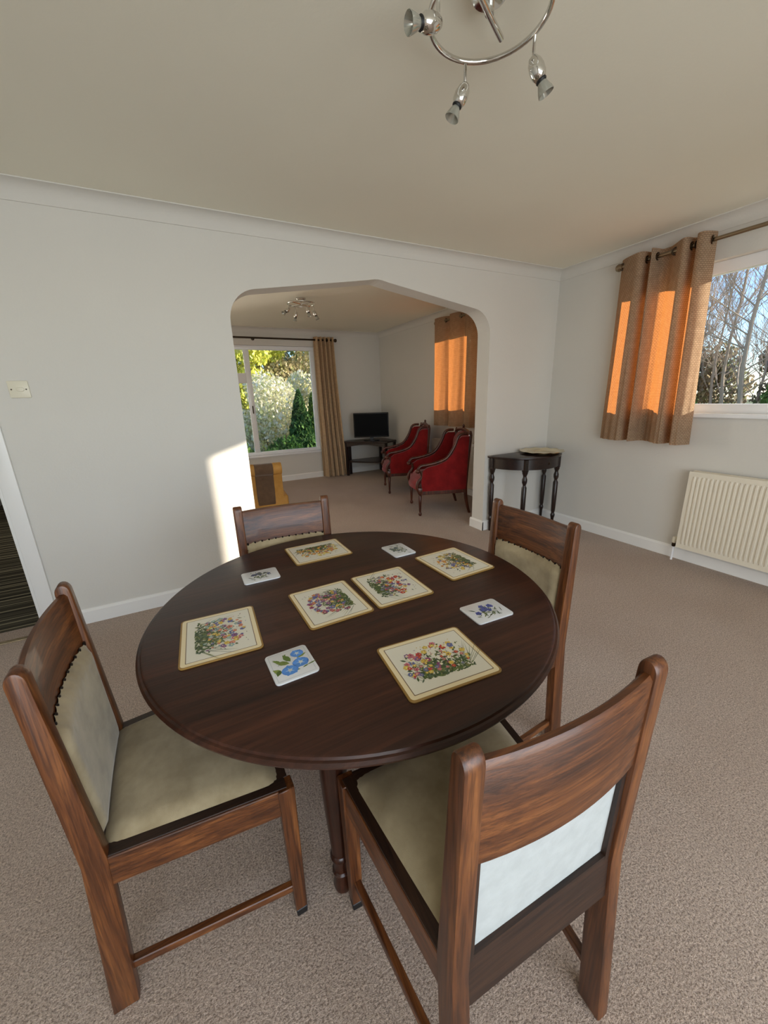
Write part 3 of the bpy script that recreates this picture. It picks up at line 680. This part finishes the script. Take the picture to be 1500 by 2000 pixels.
# far room short curtain: broad flat folds
t = empty('curtain', (0, 0, 0), 0, 'short taupe woven eyelet curtain glowing orange behind the red armchairs', 'curtain', 'short woven eyelet curtains')
topf = [(RX-0.03, 4.72), (RX-0.036, 4.62), (RX-0.01, 4.53), (RX+0.03, 4.48), (RX+0.02, 4.43), (RX-0.03, 4.39), (RX-0.036, 4.30), (RX-0.01, 4.22), (RX+0.03, 4.16), (RX-0.01, 4.11), (RX-0.04, 4.05), (RX-0.036, 3.96), (RX+0.01, 3.90), (RX+0.03, 3.84), (RX-0.02, 3.80), (RX-0.035, 3.72)]
curtain_sheet(topf, [(RX+(x-RX)*1.15, y) for x, y in topf], ROD_Z+0.05, 0.918, CURT, t)
eyelets(t, [(RX, 4.52, PI/2+0.5), (RX, 4.42, PI/2-0.5), (RX, 4.21, PI/2+0.5), (RX, 3.90, PI/2+0.5)], ROD_Z, 1)
def curtain_rod(name, a, b, lab, m, axis, wallat):
    t = empty(name, (0, 0, 0), 0, lab, 'curtain rod'); a, b = Vector(a), Vector(b); d = (b-a).normalized()
    MB().tube([a, b], 0.0125, 14).build('pole', m, t, True)
    for p, s in ((a, -1), (b, 1)):
        mt = (d*s).to_track_quat('Z', 'Y').to_matrix()
        MB().lathe([(0.013, 0), (0.020, 0.004), (0.020, 0.010), (0.026, 0.020), (0.029, 0.034), (0.022, 0.050), (0.005, 0.056)], p, 18, mt).build('finial', m, t, True)
    for f in (0.02, 0.5, 0.98):
        p = a+(b-a)*f; q = p.copy(); q[axis] = wallat
        mt = (p-q).to_track_quat('Z', 'Y').to_matrix()
        MB().tube([q, p], 0.008, 10).lathe([(0.026, 0), (0.026, 0.006), (0.018, 0.010)], q, 16, mt).build('bracket', m, t, True)
curtain_rod('curtain_rod', (RX, 2.19, ROD_Z), (RX, -0.10, ROD_Z), 'steel curtain pole above the dining room window', STEEL, 0, XR)
curtain_rod('curtain_rod', (RX, 4.70, ROD_Z), (RX, 3.66, ROD_Z), 'steel curtain pole behind the red armchairs', STEEL, 0, XR)
RYB = YB-0.10
curtain_rod('curtain_rod', (0.0, RYB, 2.245), (2.545, RYB, 2.245), 'dark bronze curtain pole over the garden window', BRASSD, 1, YB)
t = empty('curtain', (0, 0, 0), 0, 'floor length gold brown curtain beside the garden window', 'curtain')
topc = []; botc = []
for k in range(29):
    f = k/28; ph = k*PI/3.0+0.4; topc.append((2.20+0.325*f, RYB+0.048*math.sin(ph)-0.008)); botc.append((2.21+0.40*f+0.02*f*f, RYB-0.03+0.075*math.sin(ph+0.25*math.sin(k))))
curtain_sheet(topc, botc, 2.29, 0.012, CURTG, t, power=1.6, wob=0.010)
eyelets(t, [(2.24+0.092*k, RYB, 0.7 if k % 2 else -0.7) for k in range(4)], 2.245, 0)
# ================================================================ half-moon console table and tray
def turned(h0, h1, r):
    f = lambda q: h0+(h1-h0)*q
    return [(r*0.55, f(0)), (r*0.62, f(0.012)), (r*0.72, f(0.16)), (r*1.0, f(0.20)), (r*1.05, f(0.215)), (r*0.8, f(0.235)), (r*0.72, f(0.25)), (r*0.95, f(0.28)), (r*1.08, f(0.45)), (r*1.12, f(0.74)), (r*0.70, f(0.765)), (r*0.70, f(0.78)), (r*1.12, f(0.82)), (r*1.15, f(0.86)), (r*0.78, f(0.90)), (r*0.78, f(0.915)), (r*1.2, f(0.95)), (r*1.35, f(1.0))]
def console():
    cx, cy, R, zt = 3.022, 2.842, 0.402, 0.757
    t = empty('console_table', (cx, cy, 0), 0, 'dark half-moon table on turned legs beside the archway pier', 'table')
    half = lambda r, y1=0.0: [(r*math.cos(a), -r*math.sin(a)+y1) for a in [PI*k/40 for k in range(41)]]
    MB().prism(half(R), 2, zt-0.020, zt, 0.006, 2).build('table_top', DARKW, t, True)
    ap = half(R-0.026, -0.004); api = half(R-0.048, -0.004)[::-1]
    b = MB(); b.prism(ap+api, 2, zt-0.118, zt-0.020); b.build('apron', DARKW, t, True)
    MB().box((-R+0.03, -0.026, zt-0.118), (R-0.03, -0.006, zt-0.020)).build('back_rail', DARKW, t)
    for a in (4, 54, 126, 176):
        a = math.radians(a); r = R-0.037; x, y = r*math.cos(a), -r*math.sin(a)-0.004
        y = min(y, -0.028)
        MB().lathe(turned(0.0, zt-0.118, 0.021), (x, y, 0), 18).build('leg', DARKWZ, t, True)
        MB().box((x-0.022, y-0.022, zt-0.135), (x+0.022, y+0.022, zt-0.022), 0.003).build('leg_block', DARKWZ, t)
    MB().lathe([(0.010, 0), (0.012, 0.004), (0.006, 0.012)], (0, -R+0.026, zt-0.07), 12, Matrix.Rotation(PI/2, 3, 'X')).build('knob', BRASSD, t, True)
    b = MB(); n = 96; rows = []
    for r, z in ((0.10, 0.004), (0.152, 0.004), (0.165, 0.010), (0.172, 0.020), (0.198, 0.026), (0.203, 0.030), (0.200, 0.033), (0.172, 0.025), (0.160, 0.012), (0.150, 0.0075), (0.10, 0.0075)):
        k_ = 0.006 if r > 0.18 else 0.0
        rows.append([b.bm.verts.new(((r+k_*math.cos(12*2*PI*k/n))*math.cos(2*PI*k/n), (r+k_*math.cos(12*2*PI*k/n))*math.sin(2*PI*k/n), z+(0.003*math.cos(12*2*PI*k/n) if r > 0.19 else 0))) for k in range(n)])
    for i in range(len(rows)-1):
        for k in range(n): b.bm.faces.new((rows[i][k], rows[i][(k+1) % n], rows[i+1][(k+1) % n], rows[i+1][k]))
    b.bm.faces.new(rows[0][::-1]); b.bm.faces.new(rows[-1]); bmesh.ops.recalc_face_normals(b.bm, faces=list(b.bm.faces))
    tr = empty('serving_tray', (3.12, 2.640, zt-0.004), 0, 'round silver tray with scalloped rim lying on the half-moon table', 'tray')
    b.build('tray_dish', SILVER, tr, True)
    MB().tube([(0.145*math.cos(a), 0.145*math.sin(a), 0.0085) for a in [2*PI*k/48 for k in range(48)]], 0.002, 6, True).build('bead_ring', SILVER, tr, True)
console()
# ================================================================ spotlight rings
def ring_light(name, c, R, head_angles, lab, bar_ang, tilt):
    t = empty(name, (c[0], c[1], H), 0, lab, 'ceiling light', 'chrome ring spotlights'); zr = -0.055
    MB().lathe([(0.055, 0), (0.055, -0.012), (0.046, -0.022), (0.012, -0.026), (0.012, zr-0.004)], (0, 0, 0), 28).build('ceiling_rose', CHROME, t, True)
    MB().tube([(R*math.cos(2*PI*k/56), R*math.sin(2*PI*k/56), zr) for k in range(56)], 0.0075, 10, True).build('ring_tube', CHROME, t, True)
    for ba, bl in bar_ang:
        MB().tube([(-(R-0.004)*math.cos(ba), -(R-0.004)*math.sin(ba), zr), (0, 0, zr-0.004), (bl*math.cos(ba), bl*math.sin(ba), zr-0.004)], 0.0085, 12).build('cross_bar', CHROME, t, True)
    for a, dirv in head_angles:
        p = Vector((R*math.cos(a), R*math.sin(a), zr)); d = Vector(dirv).normalized()
        MB().tube([p, p+Vector((0, 0, -0.060))], 0.0048, 8).build('stem', CHROME, t, True)
        k = p+Vector((0, 0, -0.063)); q = d.to_track_quat('Z', 'Y').to_matrix()
        h_ = MB().lathe([(0.003, -0.010), (0.012, -0.006), (0.019, 0.006), (0.0225, 0.022), (0.0215, 0.040), (0.016, 0.052), (0.012, 0.054)], k, 20, q).build('spot_housing', CHROME, t, True)
        MB().lathe([(0.014, 0.050), (0.016, 0.056), (0.014, 0.060)], k, 18, q).build('lamp_collar', BLACK, h_, True)
        MB().lathe([(0.011, 0.058), (0.015, 0.066), (0.021, 0.082), (0.0235, 0.092), (0.0225, 0.093), (0.019, 0.088), (0.010, 0.074), (0.003, 0.072)], k, 22, q).build('halogen_bulb', BULB, h_, True)
ring_light('ring_spotlight', (0.957, 1.108), 0.165, [(R_(74), (-0.42, 0.18, -0.9)), (R_(-4), (0.42, -0.22, -0.85)), (R_(176), (-0.95, 0.05, -0.25)), (R_(254), (0.2, -0.95, 0.05))], 'chrome ring ceiling light with four spotlights above the round table', ((R_(27), 0.095),), 0)
ring_light('ring_spotlight', (1.455, 4.62), 0.145, [(R_(185), (-0.7, -0.2, -0.5)), (R_(5), (0.3, -0.2, -0.8)), (R_(-80), (0.05, -0.2, -0.9)), (R_(98), (-0.2, 0.2, -0.9))], 'chrome ring ceiling light with spotlights in the sitting room', ((R_(30), 0.14), (R_(120), 0.14)), 0)
# ================================================================ corner stand and television
def corner_stand():
    t = empty('corner_stand', (0, 0, 0), 0, 'dark corner television stand with a lower shelf', 'stand')
    P = [(2.580, 6.395), (3.110, 5.800), (3.375, 5.950), (3.375, 6.535), (2.700, 6.535)]
    MB().prism(P, 2, 0.580, 0.610, 0.006, 2).build('stand_top', DARKW, t, True)
    ins = lambda f: [(3.06+(x-3.06)*f, 6.27+(y-6.27)*f) for x, y in P]
    Q = ins(0.90); MB().prism(Q, 2, 0.235, 0.258, 0.003, 1).build('shelf', DARKW, t, True)
    for x, y in ins(0.92): MB().box((x-0.021, y-0.021, 0), (x+0.021, y+0.021, 0.580), 0.003).build('leg', DARKWZ, t)
    a, b_ = Vector(ins(0.93)[0]), Vector(ins(0.93)[1]); d = b_-a; n_ = Vector((d.y, -d.x)).normalized()*0.016
    b = MB(); m = 12; top = []; lo = []
    for side in (0, 1):
        top.append([b.bm.verts.new((*(a+d*k/m+n_*side), 0.580)) for k in range(m+1)]); lo.append([b.bm.verts.new((*(a+d*k/m+n_*side), 0.505+0.045*math.sin(PI*k/m))) for k in range(m+1)])
    for k in range(m):
        for s in (0, 1): b.bm.faces.new((top[s][k], top[s][k+1], lo[s][k+1], lo[s][k]))
        b.bm.faces.new((lo[0][k], lo[0][k+1], lo[1][k+1], lo[1][k]))
    b.build('apron', DARKW, t)
corner_stand()
def television():
    t = empty('television', (2.985, 6.12, 0.610), math.atan2(-0.50, 0.86)*0.9, 'small black flat television on the corner stand', 'television')
    MB().prism([(0.14*math.cos(2*PI*k/32), 0.085*math.sin(2*PI*k/32)) for k in range(32)], 2, 0, 0.016, 0.004, 1).build('base', TVCASE, t, True)
    MB().box((-0.03, -0.008, 0.014), (0.03, 0.022, 0.09), 0.004).build('neck', TVCASE, t)
    MB().box((-0.300, -0.022, 0.060), (0.300, 0.026, 0.470), 0.008).build('case', TVCASE, t, True)
    MB().box((-0.284, -0.024, 0.085), (0.284, -0.021, 0.452)).build('screen', SCREEN, t)
    MB().box((-0.2, 0.024, 0.12), (0.2, 0.055, 0.38), 0.01).build('rear_housing', TVCASE, t)
television()
# ================================================================ red armchairs
def armchair():
    t = empty('armchair', (0, 0, 0), 0, 'x', 'armchair', 'red upholstered armchairs with carved frames')
    W = 0.305; VF, VR = 0.275, -0.275      # forward is +y
    LZ = 0.285
    prof = [(VF-0.04, LZ), (VF-0.03, 0.40), (VF-0.05, 0.525), (VF-0.10, 0.560), (0.06, 0.585), (-0.04, 0.625), (-0.11, 0.70), (-0.155, 0.79), (-0.175, 0.855), (-0.215, 0.885), (-0.30, 0.885), (VR, LZ)]
    for s in (-1, 1):
        a, b_ = sorted((s*W, s*(W-0.035)))
        MB().prism(prof, 0, a, b_, 0.008, 2).build('side_panel', RED, t, True)
        # show-wood arm rail following the sweeping edge
        pts = [(s*(W-0.018), v, z+0.012) for v, z in catmull([(VF+0.005, 0.520), (VF-0.03, 0.565), (VF-0.10, 0.575), (0.06, 0.598), (-0.04, 0.638), (-0.10, 0.71), (-0.148, 0.80), (-0.175, 0.87), (-0.215, 0.900), (-0.285, 0.902)], 5)]
        MB().tube(pts, 0.017, 10).build('arm_rail', ARMW, t, True)
        MB().ball((s*(W-0.018), VF+0.004, 0.522), 0.030, 2, (1, 1, 0.9)).build('arm_scroll', ARMW, t, True)
        sp = [(s*(W-0.02), v, z) for v, z in catmull([(VF-0.03, 0.52), (VF-0.045, 0.46), (VF+0.0, 0.40), (VF+0.012, 0.34), (VF-0.015, 0.27)], 5)]
        MB().tube(sp, 0.019, 10).build('arm_support', ARMW, t, True)
        MB().lathe([(0.012, 0), (0.018, 0.010), (0.019, 0.030), (0.011, 0.042), (0.013, 0.055), (0.016, 0.14), (0.021, 0.235), (0.014, 0.245), (0.026, 0.262), (0.026, 0.275)], (s*(W-0.025), VF-0.02, 0), 16).box((s*(W-0.025)-0.026, VF-0.046, 0.265), (s*(W-0.025)+0.026, VF+0.006, 0.33), 0.004).build('front_leg', ARMW, t, True)
        rl = [(s*(W-0.03), v, z) for v, z in catmull([(VR-0.055, 0), (VR-0.022, 0.12), (VR-0.002, 0.27), (VR-0.012, 0.5), (VR-0.045, 0.9)], 5)]
        MB().tube(rl, [0.015+0.006*min(1, k/8) for k in range(len(rl))], 8).build('rear_post', ARMW, t, True)
        MB().lathe([(0.016, 0), (0.019, 0.006), (0.009, 0.014), (0.014, 0.026), (0.013, 0.036), (0.004, 0.050)], (s*(W-0.03), VR-0.045, 0.893), 14).build('finial', ARMW, t, True)
        MB().box((s*W-0.012*(1+s), VR, LZ-0.035), (s*W+0.012*(1-s), VF-0.02, LZ+0.008), 0.004).build('side_rail', ARMW, t)
    MB().lathe([(0.016, 0), (0.019, 0.006), (0.009, 0.014), (0.014, 0.026), (0.013, 0.036), (0.004, 0.050)], (0, VR-0.048, 0.948), 14).build('finial', ARMW, t, True)
    MB().box((-W+0.04, VF-0.045, LZ-0.035), (W-0.04, VF-0.012, LZ+0.01), 0.004).build('front_rail', ARMW, t)
    MB().box((-W+0.04, VR-0.01, LZ-0.035), (W-0.04, VR+0.02, LZ+0.01), 0.004).build('rear_rail', ARMW, t)
    def cush(a, q):
        u = (a*2-1)*(W-0.037); v = VR+0.06+q*(VF+0.015-VR-0.06); e = math.sin(PI/2*min(1, min(a, 1-a)*8)); f = math.sin(PI/2*min(1, (1-q)*6))
        return (u, v+0.035*math.sin(PI*a)*q**3, 0.30+0.10*f+0.035*e*f+0.02*math.sin(PI*q))
    MB().grid(cush, 20, 20).build('seat_cushion', RED, t, True, angle=80)
    def fr(a, q):
        u = (a*2-1)*(W-0.042); return (u, VF-0.012+0.055*math.sin(PI*q)*math.sin(PI*min(0.93, max(0.07, a))), LZ+0.12*q)
    MB().grid(fr, 16, 10).build('seat_front', RED, t, True, angle=80)
    def topz(u): return 0.895+0.045*(1-(u/W)**2)
    def bk(a, q):
        u = (a*2-1)*(W-0.038); z = 0.36+(topz(u)-0.03-0.36)*q; e = math.sin(PI/2*min(1, min(a, 1-a)*6))*math.sin(PI/2*min(1, min(1, (1-q)*7)))
        return (u, VR+0.005-0.05*q+0.055*e, z)
    MB().grid(bk, 20, 20, True).build('back_cushion', RED, t, True, angle=80)
    MB().grid(lambda a, q: ((a*2-1)*(W-0.038), VR-0.01-0.045*q, LZ+(topz((a*2-1)*W)-0.02-LZ)*q), 12, 8).build('back_panel', RED, t, True)
    MB().tube([(u, VR-0.045, topz(u)) for u in [(-1+2*k/16)*(W-0.03) for k in range(17)]], 0.019, 10).build('crest_rail', ARMW, t, True)
    return t
ac = armchair()
th = math.atan2(0.37, -0.93)
for i, (p, lab) in enumerate((((2.690, 3.790), 'red armchair with dark carved frame standing nearest the archway pier'), ((2.915, 4.930), 'red armchair with dark carved frame standing next to the television stand'))):
    o = ac if i == 0 else copy_tree(ac)
    o.location = (*p, 0); o.rotation_euler = (0, 0, th-PI/2); o['label'] = lab
# ================================================================ tan scroll-back chair seen from behind
def tan_chair():
    t = empty('scroll_back_chair', (0.685, 3.80, 0), R_(-6), 'tan leather scroll-back chair with a brown fabric centre panel, near the sunlit arch jamb', 'chair')
    HW = 0.165
    # back profile (y, z), camera side is -y: leaning back, rolled over at the top
    pr = [(-0.02, 0.30), (-0.035, 0.45), (-0.045, 0.60), (-0.055, 0.655)]
    pr += [(-0.055+0.056*math.sin(a)*-1-0.0, 0.712-0.056*math.cos(a)) for a in [PI*k/10 for k in range(1, 11)]]
    pr += [(0.0, 0.762), (0.022, 0.72), (0.030, 0.62), (0.040, 0.30)]
    for x0, x1, m, nm, ex in ((-HW, -0.083, TAN, 'leather_side', 0), (0.083, HW, TAN, 'leather_side', 0), (-0.083, 0.083, BROWNF, 'fabric_panel', 0.004)):
        MB().prism([(y-ex*(1 if y < 0 else 0), z) for y, z in pr], 0, x0, x1, 0.006, 2).build(nm, m, t, True)
    MB().box((-0.21, -0.03, 0.30), (0.21, 0.42, 0.44), 0.03, 4).build('seat', TAN, t, True)
    for x, y in ((-0.18, 0.0), (0.18, 0.0), (-0.18, 0.38), (0.18, 0.38)): MB().lathe([(0.014, 0), (0.022, 0.30)], (x, y, 0), 12).build('leg', ARMW, t, True)
tan_chair()
# ================================================================ outdoors
gm = MB(); gm.grid(lambda a, q: (-60+140*a, -60+150*q, -0.55+(0 if (-60+150*q) < 17 or (-60+140*a) > 17 else 0.25*min(14, (-60+150*q)-17)) - (0.35 if (-60+150*q) > 7.2 else 0)*min(1, max(0, ((-60+150*q)-7.2)/4))), 60, 120)
structure(gm.build('ground', GRASS), 'sloping grass garden around the house', 'ground')
def leaves(b, cl, center, rad, n, size, cols, shape='ball', flat=1.0):
    for k in range(n):
        while True:
            v = Vector((random.uniform(-1, 1), random.uniform(-1, 1), random.uniform(-1, 1)))
            if v.length <= 1 and v.length > 0.35: break
        if shape == 'cone':
            hgt = random.random()**1.3; r = (1-hgt)**0.8*(0.6+0.4*random.random()); a = random.uniform(0, 2*PI); v = Vector((r*math.cos(a), r*math.sin(a), -1+2*hgt))
        p = Vector((center[0]+v.x*rad[0], center[1]+v.y*rad[1], center[2]+v.z*rad[2]))
        s = size*random.uniform(0.6, 1.4); a, e = random.uniform(0, 2*PI), random.uniform(-0.9, 0.9)
        x = Vector((math.cos(a), math.sin(a), 0)); y = Vector((-math.sin(a)*math.sin(e), math.cos(a)*math.sin(e), math.cos(e)))
        f = b.bm.faces.new([b.bm.verts.new(p+x*s*0.5*i+y*s*j) for i, j in ((0, -0.6), (1, 0), (0, 0.7), (-1, 0))])
        c = lin(*random.choice(cols)); j_ = random.uniform(0.75, 1.2)
        for l in f.loops: l[cl] = (min(1, c[0]*j_), min(1, c[1]*j_), min(1, c[2]*j_), 1)
def tree(name, base, h_, rad, n, size, cols, lab, cat='tree', shape='ball', blobs=5, grp='trees and shrubs of the garden', stem=0.08):
    t = empty(name, base, 0, lab, cat, grp); b = MB(); cl = b.bm.loops.layers.float_color.new('Col')
    if shape == 'cone': leaves(b, cl, (0, 0, h_/2), (rad, rad, h_/2), n, size, cols, 'cone')
    else:
        for k in range(blobs):
            a = random.uniform(0, 6.3); d = random.uniform(0.2, 0.75)*rad; r = rad*random.uniform(0.45, 0.7)
            leaves(b, cl, (d*math.cos(a), d*math.sin(a), h_*random.uniform(0.3, 0.88)), (r, r, r*0.9), n//blobs, size, cols)
    tag(b.build('foliage', LEAF, t), kind='stuff')
    MB().tube([(0, 0, -0.3), (0.03, 0.02, h_*0.3), (0, 0.05, h_*0.6)], [stem, stem*0.8, stem*0.4], 8).build('trunk', BARK, t, True)
random.seed(21)
gz = -0.85
def slope(y): return -0.9+0.25*max(0, y-17)
tree('conifer', (3.80, 13.2, gz), 2.45, 0.66, 5200, 0.10, [(66, 102, 56), (82, 120, 66), (52, 84, 50), (104, 138, 76)], 'dark green conical conifer rising before the cream blossom', shape='cone')
tree('conifer', (4.42, 13.7, gz), 2.35, 0.50, 3800, 0.10, [(98, 136, 62), (128, 164, 76), (76, 112, 56)], 'lighter green slim conifer beside the dark one', shape='cone')
WHB = [(252, 244, 214), (255, 250, 232), (214, 218, 160), (244, 236, 200)]
tree('blossom_shrub', (3.0, 15.0, gz), 3.1, 1.35, 7500, 0.085, WHB, 'cream white blossoming shrub behind the conifers', 'shrub', blobs=7)
tree('blossom_shrub', (1.2, 15.8, gz), 2.9, 1.2, 4200, 0.085, WHB, 'cream white blossoming shrub towards the partition side', 'shrub')
tree('blossom_shrub', (4.6, 16.6, gz), 3.2, 1.3, 5200, 0.085, WHB, 'cream white blossoming shrub in the gap beside the slim conifer', 'shrub')
tree('yellow_tree', (3.3, 19.6, -0.3), 5.4, 1.9, 8000, 0.14, [(226, 226, 110), (212, 216, 100), (238, 234, 150), (180, 192, 90)], 'yellow-green spring tree on the slope', blobs=8)
tree('budding_tree', (5.7, 20.4, -0.1), 5.4, 2.1, 8000, 0.12, [(208, 192, 150), (224, 210, 170), (186, 170, 126), (198, 196, 138)], 'sandy brown budding tree on the slope', blobs=8)
tree('blue_conifer', (5.62, 15.2, gz), 4.4, 1.0, 4200, 0.12, [(130, 168, 184), (156, 190, 204), (104, 144, 160), (130, 164, 140)], 'blue-grey conifer, tallest of the cone-shaped garden trees', shape='cone')
tree('hedge_shrub', (2.75, 11.6, gz), 0.85, 0.8, 2600, 0.08, [(84, 124, 58), (108, 148, 72), (66, 98, 52)], 'low green hedge shrub under the garden window', 'shrub')
tree('hedge_shrub', (4.3, 11.4, gz), 0.75, 0.6, 1800, 0.08, [(128, 170, 68), (150, 188, 88), (92, 128, 58)], 'low bright green shrub at the foot of the conifers', 'shrub')
tree('hedge_shrub', (1.4, 11.8, gz), 1.1, 0.9, 2200, 0.08, [(92, 126, 62), (116, 150, 76), (72, 106, 56)], 'low green shrub beside the garden path', 'shrub')
SLC = [[(168, 176, 128), (190, 194, 146), (140, 154, 112)], [(176, 184, 172), (154, 168, 160), (192, 192, 172)], [(196, 196, 128), (172, 180, 110), (146, 158, 96)]]
SLL = ['grey-green bushy tree on the far slope', 'blue-grey hazy tree on the far slope', 'olive green tree on the far slope']
for k, (x, y, h_, r) in enumerate(((-1.5, 23, 5.5, 2.3), (1.4, 23.5, 6, 2.3), (8.6, 22, 6, 2.2), (12.5, 22, 5.5, 2.2), (4.6, 26, 7, 2.6), (9.2, 27.5, 7, 2.6), (-5.5, 22, 5.5, 2.2), (15.8, 25, 6, 2.3), (0.6, 19.3, 4.2, 1.4), (8.0, 17.6, 4.0, 1.3))):
    tree('slope_tree', (x, y, slope(y)), h_, r, 4200, 0.20, SLC[k % 3], SLL[k % 3], grp='trees on the far slope', blobs=7)
# bare trees and evergreen shrubs beyond the dining room window
BARKL = mat('bark_pale', lin(172, 156, 140), 0.9)
def bare_tree(base, h_, seed, lab):
    random.seed(seed); t = empty('bare_tree', base, 0, lab, 'tree', 'bare winter trees beyond the dining room window')
    tr = [Vector((0, 0, -0.4))]
    for k in range(1, 9): tr.append(Vector((tr[-1].x+random.uniform(-0.10, 0.10), tr[-1].y+random.uniform(-0.10, 0.10), h_*k/8)))
    MB().tube(tr, [0.062*(1-k/9.5) for k in range(9)], 7).build('trunk', BARKL, t, True)
    b = MB()
    def branch(p, d, ln, r, lev):
        pts = [p]; q = d.copy()
        for k in range(3):
            q = (q+Vector((random.uniform(-0.25, 0.25), random.uniform(-0.25, 0.25), random.uniform(0.0, 0.25)))).normalized(); pts.append(pts[-1]+q*ln/3)
        b.tube(pts, [r, r*0.8, r*0.55, r*0.3], 4)
        if lev > 0:
            for j in range(5):
                i = random.choice((1, 2, 3)); nd = (q+Vector((random.uniform(-0.8, 0.8), random.uniform(-0.8, 0.8), random.uniform(-0.1, 0.7)))).normalized(); branch(pts[i], nd, ln*0.6, r*0.5, lev-1)
    for k in range(38):
        f = random.uniform(0.10, 0.98); i = int(f*8); p = tr[i]+(tr[min(8, i+1)]-tr[i])*(f*8-i); a = random.uniform(0, 6.3)
        branch(p, Vector((math.cos(a), math.sin(a), random.uniform(0.5, 1.3))).normalized(), h_*random.uniform(0.12, 0.24)*(1.15-f*0.6), 0.019*(1.1-f*0.7), 2)
    tag(b.build('branches', BARKL, t), kind='stuff'); return t
BT = []
for k in range(17):
    x = 11.5+1.0*k*0.9+random.uniform(-0.4, 0.4); sl = 0.19+0.027*((k*7) % 17)+random.uniform(-0.01, 0.01)
    if k < 5: BT.append(bare_tree((x, x*sl, -0.6), 8.5+0.4*k, 100+k, 'tall bare tree with thin pale branches against the blue sky')); o = BT[-1]
    else: o = copy_tree(BT[k % 5])
    o.location = (x, x*sl, -0.6); o.rotation_euler = (0, 0, 1.3*k); random.seed(300+k)
random.seed(77)
for k, (x, y, h_, r) in enumerate(((9.0, 2.35, 2.1, 0.8), (9.6, 4.4, 1.35, 0.7), (10.4, 3.3, 1.75, 0.7), (11.5, 5.6, 1.4, 0.8), (9.2, 1.2, 2.3, 0.8))):
    tree('evergreen_shrub', (x, y, -0.55), h_, r, 2400, 0.10, [(92, 132, 66), (120, 160, 82), (74, 108, 58)], 'glossy evergreen shrub at the foot of the bare trees', 'shrub', grp='evergreen shrubs outside the dining room')
for k, (x, y) in enumerate(((24.5, 3.2), (24.5, 7.2), (25.5, 11.4), (26.5, 16.0))):
    tree('thicket', (x, y, -0.6), 3.6, 2.0, 4200, 0.16, [(150, 138, 118), (128, 116, 98), (166, 156, 130), (120, 128, 92)], 'grey-brown leafless thicket behind the bare trees', 'shrub', grp='thickets behind the bare trees')
